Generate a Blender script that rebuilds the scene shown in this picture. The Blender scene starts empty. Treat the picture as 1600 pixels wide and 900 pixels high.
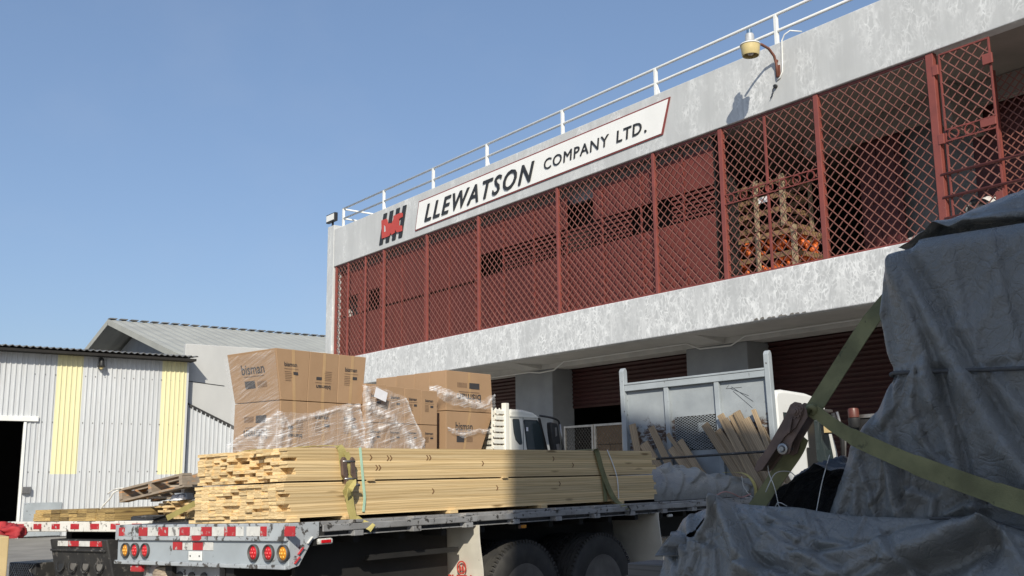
import bpy, bmesh, math, random
import numpy as np
from mathutils import Matrix, Vector, noise
random.seed(7); np.random.seed(7)
S = bpy.context.scene
COL = S.collection
# ------------------------------------------------------------------ camera
cam_d = bpy.data.cameras.new('camera'); cam_d.lens = 36.0; cam_d.sensor_width = 36.0
cam_d.clip_start = 0.05; cam_d.clip_end = 3000
cam = bpy.data.objects.new('camera', cam_d); COL.objects.link(cam); S.camera = cam
def cam_matrix(pitch, roll, yaw):
    X = np.array([math.cos(yaw), math.sin(yaw)]); Y = np.array([-X[1], X[0]])
    w = lambda v: np.array([v[0]*X[0]+v[1]*X[1], v[0]*Y[0]+v[1]*Y[1], v[2]])
    cp, sp = math.cos(pitch), math.sin(pitch); c, s = math.cos(roll), math.sin(roll)
    r, f, u = w([1, 0, 0]), w([0, cp, sp]), w([0, -sp, cp])
    R, U = c*r+s*u, -s*r+c*u
    return Matrix(((R[0], U[0], -f[0], 0), (R[1], U[1], -f[1], 0), (R[2], U[2], -f[2], 1.7), (0, 0, 0, 1)))
cam.matrix_world = cam_matrix(math.radians(10.44), math.radians(-0.612), math.radians(-52.94))
# ------------------------------------------------------------------ sun, sky, exposure
SUN_TO = Vector((1.3, -1.0, 1.0)).normalized()
SUN_EL = math.asin(SUN_TO.z); SUN_ROT = math.atan2(SUN_TO.x, SUN_TO.y)
sun_d = bpy.data.lights.new('sun', 'SUN'); sun_d.energy = 4.5; sun_d.angle = math.radians(0.6); sun_d.color = (1.0, 0.935, 0.80)
sun = bpy.data.objects.new('sun', sun_d); COL.objects.link(sun); sun.location = (40, -30, 40)
sun.rotation_euler = (-SUN_TO).to_track_quat('-Z', 'Y').to_euler()
wd = bpy.data.worlds.new('World'); S.world = wd; wd.use_nodes = True
wn, wl_ = wd.node_tree.nodes, wd.node_tree.links
sky = wn.new('ShaderNodeTexSky'); sky.sky_type = 'NISHITA'; sky.sun_disc = False
sky.sun_elevation = SUN_EL; sky.sun_rotation = SUN_ROT; sky.altitude = 50; sky.air_density = 1.0; sky.dust_density = 1.6; sky.ozone_density = 2.2
bg = wn['Background']; bg.inputs['Strength'].default_value = 0.122
# thin humid haze evens the sky out: the same gentle tone curve over the whole dome
k1 = wn.new('ShaderNodeVectorMath'); k1.operation = 'SCALE'; k1.inputs['Scale'].default_value = 0.13; wl_.new(sky.outputs[0], k1.inputs[0])
gm = wn.new('ShaderNodeGamma'); gm.inputs['Gamma'].default_value = 0.65; wl_.new(k1.outputs[0], gm.inputs['Color'])
k2 = wn.new('ShaderNodeVectorMath'); k2.operation = 'MULTIPLY'; k2.inputs[1].default_value = (4.8, 5.5, 6.6); wl_.new(gm.outputs[0], k2.inputs[0])
# faint cirrus streaks all over the sky
tcw = wn.new('ShaderNodeTexCoord'); mpw = wn.new('ShaderNodeMapping'); mpw.inputs['Scale'].default_value = (1.2, 5.0, 7.0); mpw.inputs['Rotation'].default_value = (.2, .5, .9); wl_.new(tcw.outputs['Generated'], mpw.inputs['Vector'])
nzw = wn.new('ShaderNodeTexNoise'); nzw.inputs['Scale'].default_value = 1.6; nzw.inputs['Detail'].default_value = 6; nzw.inputs['Roughness'].default_value = .55; wl_.new(mpw.outputs[0], nzw.inputs['Vector'])
rpw = wn.new('ShaderNodeValToRGB'); rpw.color_ramp.elements[0].position = .50; rpw.color_ramp.elements[0].color = (0,0,0,1); rpw.color_ramp.elements[1].position = .80; rpw.color_ramp.elements[1].color = (.06,.06,.06,1); wl_.new(nzw.outputs['Fac'], rpw.inputs[0])
mxw = wn.new('ShaderNodeMix'); mxw.data_type = 'RGBA'; wl_.new(rpw.outputs[0], mxw.inputs[0]); wl_.new(k2.outputs[0], mxw.inputs[6]); mxw.inputs[7].default_value = (4.6, 4.8, 5.4, 1)
wl_.new(mxw.outputs[2], bg.inputs[0])
S.view_settings.view_transform = 'Standard'; S.view_settings.look = 'None'; S.view_settings.gamma = 1.0
S.view_settings.exposure = 0.10
S.cycles.max_bounces = 8; S.cycles.transparent_max_bounces = 16

# ------------------------------------------------------------------ helpers
class MB:
    """collects shapes; build() links them as one mesh object"""
    def __init__(s): s.v = []; s.f = []
    def add(s, vs, fs):
        n = len(s.v); s.v += [tuple(map(float, p)) for p in vs]; s.f += [tuple(i+n for i in q) for q in fs]; return s
    def hexa(s, p): return s.add(p, [(0,3,2,1),(4,5,6,7),(0,1,5,4),(1,2,6,5),(2,3,7,6),(3,0,4,7)])
    def box(s, a, b):
        (x0,y0,z0),(x1,y1,z1) = a, b
        x0,x1 = min(x0,x1),max(x0,x1); y0,y1 = min(y0,y1),max(y0,y1); z0,z1 = min(z0,z1),max(z0,z1)
        return s.hexa([(x0,y0,z0),(x1,y0,z0),(x1,y1,z0),(x0,y1,z0),(x0,y0,z1),(x1,y0,z1),(x1,y1,z1),(x0,y1,z1)])
    def beam(s, p0, p1, w, h, up=(0,0,1)):
        p0, p1 = Vector(p0), Vector(p1); d = (p1-p0).normalized(); up = Vector(up)
        if abs(d.dot(up)) > .98: up = Vector((0,1,0))
        a = d.cross(up).normalized()*(w/2); b = a.cross(d).normalized()*(h/2)
        return s.hexa([p0-a-b,p1-a-b,p1+a-b,p0+a-b,p0-a+b,p1-a+b,p1+a+b,p0+a+b])
    def tube(s, pts, r, n=8, caps=True):
        pts = [Vector(p) for p in pts]; rs = r if isinstance(r, (list, tuple)) else [r]*len(pts)
        vs, fs = [], []; prev = None
        for i, p in enumerate(pts):
            d = (pts[min(i+1, len(pts)-1)]-pts[max(i-1, 0)]).normalized()
            if prev is None:
                a = d.cross(Vector((0,0,1)))
                if a.length < .05: a = d.cross(Vector((0,1,0)))
            else: a = prev-d*prev.dot(d)
            a.normalize(); prev = a; b = d.cross(a)
            for k in range(n):
                t = 2*math.pi*k/n; vs.append(p+(a*math.cos(t)+b*math.sin(t))*rs[i])
        for i in range(len(pts)-1):
            for k in range(n):
                k2 = (k+1) % n; fs.append((i*n+k, i*n+k2, (i+1)*n+k2, (i+1)*n+k))
        if caps: fs += [tuple(range(n))[::-1], tuple((len(pts)-1)*n+k for k in range(n))]
        return s.add(vs, fs)
    def prism(s, poly, vec):
        n = len(poly); vec = Vector(vec); P = [Vector(p) for p in poly]
        fs = [tuple(range(n))[::-1], tuple(range(n, 2*n))]+[(i, (i+1) % n, n+(i+1) % n, n+i) for i in range(n)]
        return s.add(P+[p+vec for p in P], fs)
    def lathe(s, prof, c, ax, n=32, closed=False):
        ax = Vector(ax).normalized(); c = Vector(c); a = ax.orthogonal().normalized(); b = ax.cross(a)
        vs = [c+ax*h+(a*math.cos(2*math.pi*k/n)+b*math.sin(2*math.pi*k/n))*r for (r, h) in prof for k in range(n)]
        m = len(prof); fs = [(i*n+k, i*n+(k+1) % n, ((i+1) % m)*n+(k+1) % n, ((i+1) % m)*n+k) for i in range(m if closed else m-1) for k in range(n)]
        if not closed: fs += [tuple(range(n))[::-1], tuple((m-1)*n+k for k in range(n))]
        return s.add(vs, fs)
    def grid(s, V, skip=None):
        V = np.asarray(V); a, b = V.shape[:2]
        fs = [(i*b+j, (i+1)*b+j, (i+1)*b+j+1, i*b+j+1) for i in range(a-1) for j in range(b-1) if skip is None or not skip[i, j]]
        return s.add(V.reshape(-1, 3), fs)
    def mesh(s, name):
        me = bpy.data.meshes.new(name); me.from_pydata(s.v, [], s.f); me.update(); return me
    def build(s, name, m, parent=None, world=False, smooth=False, bev=0, solid=0, label=None, fix=True):
        if world and parent is not None:
            iv = ROOT[parent.name].inverted(); s.v = [tuple(iv @ Vector(p)) for p in s.v]
        me = s.mesh(name)
        if fix:
            bm = bmesh.new(); bm.from_mesh(me); bmesh.ops.recalc_face_normals(bm, faces=bm.faces); bm.to_mesh(me); bm.free()
        return link(name, me, m, parent, smooth, bev, solid, label)
ROOT = {}
def link(name, me, m, parent=None, smooth=False, bev=0, solid=0, label=None):
    o = bpy.data.objects.new(name, me); COL.objects.link(o)
    if m is not None and not me.materials: me.materials.append(m)
    if parent is not None:
        o.parent = parent
        if parent.name in ROOT: ROOT[o.name] = ROOT[parent.name]
    else: ROOT[o.name] = Matrix.Identity(4)
    if smooth:
        for p in me.polygons: p.use_smooth = True
        if smooth == 'auto':
            try: me.set_sharp_from_angle(angle=math.radians(40))
            except Exception: pass
    if solid:
        md = o.modifiers.new('solid', 'SOLIDIFY'); md.thickness = solid; md.offset = -1
    if bev:
        md = o.modifiers.new('bevel', 'BEVEL'); md.width = bev; md.segments = 2; md.limit_method = 'ANGLE'
    if label: o['label'] = label
    return o
def tag(o, label, cat, group=None, kind=None):
    o['label'] = label; o['category'] = cat
    if group: o['group'] = group
    if kind: o['kind'] = kind
    return o
def thing(name, label, cat, mat=None, group=None):
    o = bpy.data.objects.new(name, None); COL.objects.link(o); o.empty_display_size = .2
    o.matrix_world = mat if mat is not None else Matrix.Identity(4); ROOT[o.name] = o.matrix_world.copy()
    return tag(o, label, cat, group)
def frame(O, t, l=None, u=None):
    t = Vector(t)
    if l is None: t.z = 0; t.normalize(); l = Vector((-t.y, t.x, 0)); u = Vector((0, 0, 1))
    l = Vector(l); t.normalize(); l.normalize(); u = t.cross(l)
    return Matrix(((t.x, l.x, u.x, O[0]), (t.y, l.y, u.y, O[1]), (t.z, l.z, u.z, O[2]), (0, 0, 0, 1)))
def at(p): return Matrix.Translation(Vector(p))

# ---- materials
MT = {}
def rgb(c): return (c[0], c[1], c[2], 1)
class NT:
    def __init__(s, name):
        s.m = bpy.data.materials.new(name); s.m.use_nodes = True; s.t = s.m.node_tree; s.b = s.t.nodes['Principled BSDF']; s.tc = None
    def n(s, typ, **kw):
        x = s.t.nodes.new('ShaderNode'+typ)
        for k, v in kw.items():
            if k in x.inputs: x.inputs[k].default_value = v
            else: setattr(x, k, v)
        return x
    def l(s, a, b): s.t.links.new(a, b)
    def coord(s, scale=(1,1,1), rnd=False, rot=(0,0,0)):
        tc = s.n('TexCoord'); mp = s.n('Mapping'); mp.inputs['Scale'].default_value = scale; mp.inputs['Rotation'].default_value = rot
        src = tc.outputs['Object']
        if rnd:
            oi = s.n('ObjectInfo'); ml = s.n('Math', operation='MULTIPLY'); ml.inputs[1].default_value = 37.0; s.l(oi.outputs['Random'], ml.inputs[0])
            ad = s.n('VectorMath', operation='ADD'); s.l(src, ad.inputs[0]); s.l(ml.outputs[0], ad.inputs[1]); src = ad.outputs[0]
        s.l(src, mp.inputs['Vector']); return mp.outputs[0]
    def tcoord(s, size, rot):
        tc = s.n('TexCoord'); mp = s.n('Mapping', vector_type='TEXTURE'); mp.inputs['Scale'].default_value = size; mp.inputs['Rotation'].default_value = rot; s.l(tc.outputs['Object'], mp.inputs['Vector']); return mp.outputs[0]
    def noise(s, vec, scale, detail=4, rough=.55, dist=0):
        x = s.n('TexNoise'); x.inputs['Scale'].default_value = scale; x.inputs['Detail'].default_value = detail; x.inputs['Roughness'].default_value = rough; x.inputs['Distortion'].default_value = dist
        s.l(vec, x.inputs['Vector']); return x.outputs['Fac']
    def ramp(s, fac, stops):
        r = s.n('ValToRGB'); e = r.color_ramp.elements
        while len(e) < len(stops): e.new(.5)
        for i, (p, c) in enumerate(stops):
            e[i].position = p; e[i].color = rgb(c) if not isinstance(c, (int, float)) else (c, c, c, 1)
        s.l(fac, r.inputs[0]); return r.outputs[0]
    def mix(s, fac, a, b, mode='MIX'):
        x = s.n('Mix', data_type='RGBA', blend_type=mode)
        for src, idx in ((fac, 0), (a, 6), (b, 7)):
            if isinstance(src, (int, float)): x.inputs[idx].default_value = src
            elif isinstance(src, tuple): x.inputs[idx].default_value = rgb(src)
            else: s.l(src, x.inputs[idx])
        return x.outputs[2]
    def math(s, op, a, b=0.0):
        x = s.n('Math', operation=op)
        for src, i in ((a, 0), (b, 1)):
            if isinstance(src, (int, float)): x.inputs[i].default_value = src
            else: s.l(src, x.inputs[i])
        return x.outputs[0]
    def bump(s, h, strength=.3, dist=.01):
        b = s.n('Bump'); b.inputs['Strength'].default_value = strength; b.inputs['Distance'].default_value = dist
        s.l(h, b.inputs['Height']); s.l(b.outputs[0], s.b.inputs['Normal'])
    def done(s, col=None, rough=None, metal=None):
        for key, v in (('Base Color', col), ('Roughness', rough), ('Metallic', metal)):
            if v is None: continue
            if isinstance(v, tuple): s.b.inputs[key].default_value = rgb(v)
            elif isinstance(v, (int, float)): s.b.inputs[key].default_value = v
            else: s.l(v, s.b.inputs[key])
        return s.m
def pm(name, c1, c2=None, scale=4, rough=.6, metal=0, bump=.15, stretch=(1,1,1), rnd=False, lo=.35, hi=.65, spots=None, bscale=30, vary=0):
    """two-tone noise paint; spots=(colour, scale, threshold) adds chips or rust; vary jitters each object"""
    t = NT(name); v = t.coord(stretch, rnd)
    c2 = c2 or tuple(x*.8 for x in c1)
    col = t.ramp(t.noise(v, scale, 5), [(lo, c1), (hi, c2)])
    if spots:
        f = t.ramp(t.noise(v, spots[1], 6, .65), [(spots[2]-.02, 0), (spots[2]+.03, 1)]); col = t.mix(f, col, spots[0])
    if vary:
        oi = t.n('ObjectInfo'); h = t.n('HueSaturation'); t.l(t.math('ADD', t.math('MULTIPLY', oi.outputs['Random'], vary), 1-vary/2), h.inputs['Value']); t.l(col, h.inputs['Color']); col = h.outputs[0]
    if bump: t.bump(t.noise(v, bscale, 4), bump, .004)
    return t.done(col, rough, metal)
def m_concrete_paint(name, base, white, amt):
    t = NT(name); v = t.coord((1, 1, .6)); w = t.n('TexNoise'); w.inputs['Scale'].default_value = 2.2; w.inputs['Detail'].default_value = 4; t.l(v, w.inputs['Vector'])
    ad = t.n('VectorMath', operation='MULTIPLY_ADD'); ad.inputs[1].default_value = (.5,.5,.5); t.l(w.outputs['Color'], ad.inputs[0]); t.l(v, ad.inputs[2])
    lines = []
    for sc_, a, b in ((5.5,.02,.10),(11,.03,.16)):
        vo = t.n('TexVoronoi', feature='DISTANCE_TO_EDGE'); vo.inputs['Scale'].default_value = sc_; t.l(ad.outputs[0], vo.inputs['Vector']); lines.append(t.ramp(vo.outputs['Distance'], [(a, 1), (b, 0)]))
    line = t.math('MAXIMUM', lines[0], lines[1])
    vs = t.coord((1.0, 1.0, .45)); area = t.ramp(t.noise(vs, 1.1, 5, .65), [(amt-.07, 0), (amt+.10, 1)])
    brk = t.ramp(t.noise(v, 6, 5, .7), [(.36, 0), (.60, .85)])
    f = t.math('MULTIPLY', t.math('MULTIPLY', line, area), brk)
    vst = t.coord((9, 9, .30)); st = t.ramp(t.noise(vst, 1.0, 5, .65), [(.52, 0), (.74, .8)])
    blotch = t.ramp(t.noise(t.coord((1,1,.7)), 7, 6, .72), [(.54, 0), (.66, .55)])
    f2 = t.math('MAXIMUM', f, t.math('MULTIPLY', t.math('MAXIMUM', st, blotch), area))
    vg = t.coord((6, 6, .4)); grime = t.ramp(t.noise(vg, 1.0, 6, .65), [(.28, tuple(x*.80 for x in base)), (.62, base)])
    tone = t.ramp(t.noise(t.coord(), 1.3, 6, .6), [(.3, tuple(x*.88 for x in base)), (.7, tuple(min(1, x*1.08) for x in base))])
    col = t.mix(f2, t.mix(.5, grime, tone), white)
    t.bump(t.math('ADD', t.noise(t.coord(), 40, 4), t.math('MULTIPLY', f, -.6)), .25, .006)
    return t.done(col, .75)
def m_wood(name, c1, c2, dark, rnd=True, g=9, knots=True, axis=0, spread=.36):
    t = NT(name); st = [14, 14, 14]; st[axis] = .55
    v = t.coord(tuple(st), rnd)
    n1 = t.noise(v, 1.6, 5, .6, .6)
    wv = t.n('TexWave', wave_type='BANDS', bands_direction='Z' if axis != 2 else 'X'); wv.inputs['Scale'].default_value = .9; wv.inputs['Distortion'].default_value = 7; wv.inputs['Detail'].default_value = 3; wv.inputs['Detail Scale'].default_value = 1.2
    t.l(v, wv.inputs['Vector'])
    col = t.ramp(n1, [(.3, c1), (.7, c2)])
    gr = t.ramp(wv.outputs['Color'], [(.62, 0), (.95, .55)])
    col = t.mix(gr, col, dark)
    if knots:
        k = [7, 7, 7]; k[axis] = 2.2; kv = t.coord(tuple(k), rnd)
        vo = t.n('TexVoronoi'); vo.inputs['Scale'].default_value = .8; t.l(kv, vo.inputs['Vector'])
        kf = t.ramp(vo.outputs['Distance'], [(.08, .9), (.17, 0)]); col = t.mix(kf, col, tuple(x*.5 for x in dark))
    oi = t.n('ObjectInfo'); h = t.n('HueSaturation'); t.l(t.math('ADD', t.math('MULTIPLY', oi.outputs['Random'], spread), .96-spread/2), h.inputs['Value']); t.l(col, h.inputs['Color'])
    t.bump(t.math('ADD', n1, wv.outputs['Fac']), .25, .002)
    return t.done(h.outputs[0], .68)
def m_tarp(name, c):
    t = NT(name); v = t.coord((1,1,1))
    tone = t.ramp(t.noise(v, 1.6, 5, .6), [(.3, tuple(x*.86 for x in c)), (.7, tuple(x*1.12 for x in c))])
    f1 = t.noise(t.tcoord((.9,.9,.055), (.5,.1,.2)), 3.2, 6, .68); f2 = t.noise(t.tcoord((.055,.055,.7), (.35,.3,.1)), 3.0, 6, .68)
    scuff = t.ramp(t.math('MULTIPLY', f1, f2), [(.31, 0), (.42, .42)]); dust = t.ramp(t.noise(t.coord((1,1,.5)), 2.4, 6, .7), [(.54, 0), (.74, .22)])
    col = t.mix(scuff, t.mix(dust, tone, tuple(min(1, x*1.4) for x in c)), tuple(min(1, x*1.75) for x in c))
    w = t.n('TexNoise'); w.inputs['Scale'].default_value = 3; w.inputs['Detail'].default_value = 3; t.l(v, w.inputs['Vector'])
    ad = t.n('VectorMath', operation='MULTIPLY_ADD'); ad.inputs[1].default_value = (.35,.35,.35); t.l(w.outputs['Color'], ad.inputs[0]); t.l(v, ad.inputs[2]); h = None
    for sc_, wd, k in ((7.0,.05,.45),(15.0,.07,.35),(34.0,.12,.22)):
        vo = t.n('TexVoronoi', feature='DISTANCE_TO_EDGE'); vo.inputs['Scale'].default_value = sc_; t.l(ad.outputs[0], vo.inputs['Vector'])
        q = t.math('MULTIPLY', t.ramp(vo.outputs['Distance'], [(0,0),(wd,1)]), k); h = q if h is None else t.math('ADD', h, q)
    h = t.math('ADD', h, t.math('ADD', t.math('MULTIPLY', f1, 1.3), t.math('MULTIPLY', f2, 1.3)))
    t.bump(h, .6, .008)
    return t.done(col, t.ramp(t.noise(v, 5, 5), [(.3, .24), (.7, .42)]))
def flat(name, c, rough=.6, metal=0, emit=0): 
    t = NT(name); return t.done(t.ramp(t.noise(t.coord(), 12, 4), [(.3, tuple(x*.88 for x in c)), (.7, c)]), rough, metal)
M = {}
M['band'] = m_concrete_paint('painted_concrete_weathered', (.52,.528,.53), (.86,.865,.86), .40)
M['band_top'] = m_concrete_paint('painted_concrete', (.52,.528,.528), (.84,.845,.84), .535)
M['soffit'] = pm('soffit_paint', (.64,.625,.59), (.55,.54,.51), 2, .8)
M['greywall'] = pm('grey_wall_paint', (.30,.31,.32), (.25,.26,.27), 2, .8)
M['taupe'] = pm('ceiling_paint', (.25,.222,.20), (.21,.19,.17), 2, .8)
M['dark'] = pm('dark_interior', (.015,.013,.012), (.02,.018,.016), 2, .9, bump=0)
M['oxide'] = pm('red_oxide_paint', (.23,.056,.045), (.175,.045,.037), 3, .55, spots=((.42,.30,.26), 22, .70))
M['oxide_post'] = pm('red_oxide_post_paint', (.25,.066,.052), (.20,.055,.044), 3, .5, spots=((.36,.25,.22), 22, .72))
M['oxide_wire'] = pm('red_wire_paint', (.26,.108,.085), (.21,.085,.066), 6, .5, bump=0)
M['clad'] = pm('red_cladding_paint', (.175,.042,.033), (.135,.033,.027), 3, .6, stretch=(1,1,.3), spots=((.40,.30,.26), 30, .74), vary=.18)
M['shutter'] = pm('maroon_shutter', (.058,.017,.015), (.044,.014,.012), 2, .5, stretch=(1,1,3))
M['maroon'] = pm('maroon_door', (.085,.02,.02), (.065,.016,.016), 2, .5)
M['white'] = pm('white_paint', (.80,.80,.78), (.74,.74,.71), 3, .45)
M['signwhite'] = pm('sign_face_white', (.86,.85,.82), (.82,.81,.78), 2, .5, bump=.05)
M['black'] = pm('black_paint', (.02,.02,.021), (.03,.03,.03), 5, .5, bump=.05)
M['signred'] = pm('emblem_red', (.52,.07,.05), (.46,.06,.045), 4, .5, bump=.05)
M['border'] = pm('sign_border_red', (.24,.05,.045), (.2,.045,.04), 5, .5, bump=.05)
M['galv'] = pm('galvanised_sheet', (.56,.575,.59), (.48,.495,.51), 1.2, .5, .0, stretch=(1,1,.25), spots=((.44,.40,.36), 14, .76))
def m_sheet(name, c, c2, run):
    t = NT(name); v = t.coord((1,1,.25)); col = t.ramp(t.noise(v, 1.2, 6, .65), [(.3, c), (.7, c2)])
    st_ = t.noise(t.coord((14,14,.5)), 1.0, 5, .7); col = t.mix(t.ramp(st_, [(.52, 0), (.74, .6)]), col, run)
    sp2 = t.noise(t.coord((3,3,.8)), 5, 6, .72); col = t.mix(t.ramp(sp2, [(.66, 0), (.74, .55)]), col, tuple(x*.6 for x in run))
    t.bump(t.noise(t.coord((2,2,.6)), 5, 4), .35, .012); return t.done(col, .5)
M['galv'] = m_sheet('galvanised_sheet', (.57,.585,.60), (.49,.505,.52), (.36,.345,.32))
M['galv_roof'] = pm('old_sheet_roof', (.20,.20,.20), (.13,.13,.13), 2, .6, .2)
M['gable_roof'] = pm('pale_sheet_roof', (.40,.40,.36), (.34,.34,.31), 1, .7)
M['yellow'] = m_sheet('yellow_translucent_sheet', (.78,.73,.45), (.72,.67,.40), (.58,.53,.33)) or pm('yellow_translucent_sheet', (.78,.73,.45), (.72,.67,.40), 1.2, .5, stretch=(1,1,.3))
M['steel_dark'] = pm('dark_worn_steel', (.035,.035,.037), (.06,.058,.055), 6, .5, .3, spots=((.16,.15,.14), 14, .60))
M['steel_worn'] = pm('worn_grey_steel', (.40,.40,.40), (.27,.265,.26), 5, .45, .3, spots=((.06,.055,.05), 18, .60))
M['chassis'] = pm('chassis_black', (.009,.0085,.008), (.016,.015,.014), 4, .7, .0)
M['greypaint'] = pm('grey_truck_paint', (.37,.405,.43), (.31,.34,.36), 3, .42, spots=((.10,.09,.085), 9, .655))
M['greypaint_worn'] = pm('grey_truck_paint_worn', (.42,.45,.47), (.34,.36,.38), 4, .45, spots=((.075,.068,.062), 11, .55))
M['whitechip'] = pm('chipped_white_paint', (.74,.72,.66), (.66,.63,.57), 4, .5, spots=((.12,.10,.09), 10, .585))
M['redtape'] = pm('red_reflective_tape', (.48,.028,.034), (.38,.028,.034), 20, .35, spots=((.42,.39,.37), 13, .595))
M['whitetape'] = pm('white_reflective_tape', (.68,.67,.63), (.56,.55,.52), 20, .35, spots=((.20,.19,.18), 13, .595))
M['rubber'] = pm('tyre_rubber', (.028,.027,.026), (.05,.047,.043), 8, .8, bump=.4, bscale=60)
M['rim'] = pm('dusty_rim', (.20,.19,.175), (.13,.12,.11), 6, .6, .3)
M['flap'] = pm('cream_mudflap', (.66,.62,.53), (.58,.54,.46), 5, .65, spots=((.40,.36,.30), 26, .70))
M['redlens'] = flat('red_lens', (.55,.012,.018), .2); M['redled'] = flat('red_led', (.80,.10,.10), .15)
M['amberlens'] = flat('amber_lens', (.62,.24,.015), .2); M['amberled'] = flat('amber_led', (.90,.52,.10), .15)
M['bezel'] = pm('black_rubber_grommet', (.05,.05,.05), (.08,.08,.08), 9, .6)
M['wood'] = m_wood('fresh_pine', (.80,.61,.345), (.69,.495,.245), (.43,.27,.11))
M['woodend'] = m_wood('pine_end', (.68,.48,.23), (.58,.37,.16), (.42,.25,.10), axis=1, knots=False)
M['treated'] = m_wood('treated_pine', (.44,.31,.12), (.33,.22,.085), (.2,.12,.05), spread=.9)
M['oldwood'] = m_wood('weathered_pallet_wood', (.36,.29,.21), (.25,.20,.15), (.14,.10,.07))
M['plank'] = m_wood('used_plank', (.37,.275,.17), (.26,.19,.115), (.14,.09,.05), axis=2)
M['greywood'] = m_wood('grey_old_timber', (.13,.12,.11), (.09,.085,.08), (.05,.045,.04), axis=1)
M['card'] = pm('brown_cardboard', (.37,.235,.135), (.335,.21,.118), 2.5, .8, stretch=(1,1,.6), vary=.14, bump=.08)
M['cardtape'] = pm('packing_tape', (.46,.30,.16), (.42,.27,.14), 8, .3, bump=.03)
M['print'] = flat('carton_print', (.045,.042,.045), .8); M['print2'] = flat('carton_print_light', (.20,.13,.085), .8)
M['paper'] = flat('white_paper', (.80,.79,.82), .8)
M['olive'] = pm('olive_webbing', (.44,.375,.135), (.34,.285,.10), 7, .8, stretch=(1,1,1), bump=.5, bscale=120)
M['olive2'] = pm('olive_green_webbing', (.235,.225,.105), (.14,.135,.062), 7, .8, bump=.5, bscale=160, spots=((.09,.09,.045), 12, .64))
M['twine'] = flat('pale_green_strap', (.45,.66,.50), .5)
M['rust'] = pm('rusty_ratchet_steel', (.20,.135,.105), (.13,.09,.075), 14, .6, .4, bump=.5, bscale=40)
M['steel'] = pm('bare_steel', (.36,.35,.34), (.26,.25,.24), 9, .35, .8)
M['tarp'] = m_tarp('grey_tarpaulin', (.225,.225,.216)); M['tarp2'] = m_tarp('pale_grey_tarpaulin', (.24,.24,.228)); M['tarpdark'] = m_tarp('black_sheet', (.055,.057,.062))
M['rope'] = pm('dark_rope', (.07,.07,.07), (.10,.10,.10), 40, .9, bump=.5, bscale=90)
M['cab'] = pm('white_cab_paint', (.80,.78,.70), (.76,.74,.66), 2, .3, bump=0)
M['cabrear'] = pm('white_cab_paint_cool', (.78,.78,.76), (.73,.73,.71), 2, .3, bump=0)
M['glass'] = flat('dark_cab_glass', (.045,.06,.063), .05); M['glass'].node_tree.nodes['Principled BSDF'].inputs['Specular IOR Level'].default_value = .8
M['plastic'] = flat('black_plastic', (.025,.025,.026), .45)
M['copper'] = pm('rusty_conduit', (.20,.075,.05), (.15,.06,.04), 12, .5)
M['lamp_glass'] = flat('yellowed_refractor', (.62,.50,.24), .3); M['lampcan'] = pm('lamp_housing', (.55,.55,.55), (.48,.48,.47), 8, .4, .3)
M['blue'] = flat('photocell_blue', (.10,.18,.30), .3)
M['orange'] = flat('orange_fruit', (.70,.15,.03), .5)
M['beacon'] = flat('beacon_lens', (.13,.04,.028), .4)
M['cloth'] = pm('red_cloth', (.40,.03,.035), (.28,.02,.025), 8, .8)
M['tan'] = pm('pale_plywood', (.55,.42,.22), (.48,.36,.18), 4, .8)
M['white_sack'] = pm('white_sack', (.62,.60,.57), (.50,.48,.46), 6, .8)
M['ground'] = pm('yard_concrete', (.27,.255,.23), (.20,.188,.17), 1.2, .85, bump=.3)
M['neighbour'] = pm('neighbour_wall', (.42,.40,.37), (.36,.34,.31), 2, .85)
def m_film():
    t = NT('stretch_film'); nz = t.noise(t.coord((1,1,1)), 26, 6, .75, .6)
    s1 = t.noise(t.tcoord((1.2,1.2,.035), (0,-.28,0)), 2.4, 6, .62, .3); s2_ = t.noise(t.tcoord((.06,.5,.9), (0,.35,.1)), 2.6, 5, .62, .4)
    at_ = t.n('Attribute'); at_.attribute_name = 'bunch'
    veil = t.math('MAXIMUM', t.ramp(s1, [(.40,.08),(.55,.17),(.63,.75)]), t.ramp(s2_, [(.5,.08),(.72,.5)]))
    f = t.math('ADD', t.math('MULTIPLY', veil, .75), t.math('MULTIPLY', at_.outputs['Fac'], t.math('MULTIPLY', t.ramp(nz, [(.34,.25),(.6,1)]), t.ramp(s1, [(.35,.45),(.6,1)]))))
    t.bump(t.math('ADD', s1, s2_), .22, .012); t.done((.88,.87,.88), .2)
    tr = t.n('BsdfTransparent'); mx = t.n('MixShader'); out = t.t.nodes['Material Output']
    t.l(f, mx.inputs[0]); t.l(tr.outputs[0], mx.inputs[1]); t.l(t.b.outputs[0], mx.inputs[2]); t.l(mx.outputs[0], out.inputs[0]); return t.m
M['film'] = m_film()
def m_headboard():
    t = NT('headboard_paint'); v = t.coord((1.6,1.6,4)); tc = t.n('TexCoord'); sp = t.n('SeparateXYZ'); t.l(tc.outputs['Object'], sp.inputs[0])
    base = t.ramp(t.noise(t.coord(), 3, 5), [(.3, (.35,.38,.40)), (.7, (.265,.29,.31))])
    n = t.noise(t.coord((1.2,1.2,1.2)), 3.0, 6, .68)
    # a rust band where cargo has rubbed the paint off between 0.75 m and 1.1 m
    d = t.math('ABSOLUTE', t.math('SUBTRACT', sp.outputs['Z'], .86)); k = t.math('SUBTRACT', n, t.math('MULTIPLY', d, .95))
    rust = t.ramp(k, [(.36, 0), (.43, 1)]); fine = t.ramp(t.noise(v, 7, 6, .7), [(.40, 0), (.5, 1)])
    col = t.mix(t.math('MULTIPLY', rust, fine), base, (.075,.045,.032))
    sc = t.ramp(t.noise(t.coord((3,3,3)), 6, 6, .7), [(.66, 0), (.70, 1)]); col = t.mix(sc, col, (.14,.12,.11))
    t.bump(t.noise(v, 12, 4), .2, .003); return t.done(col, .5)
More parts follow.
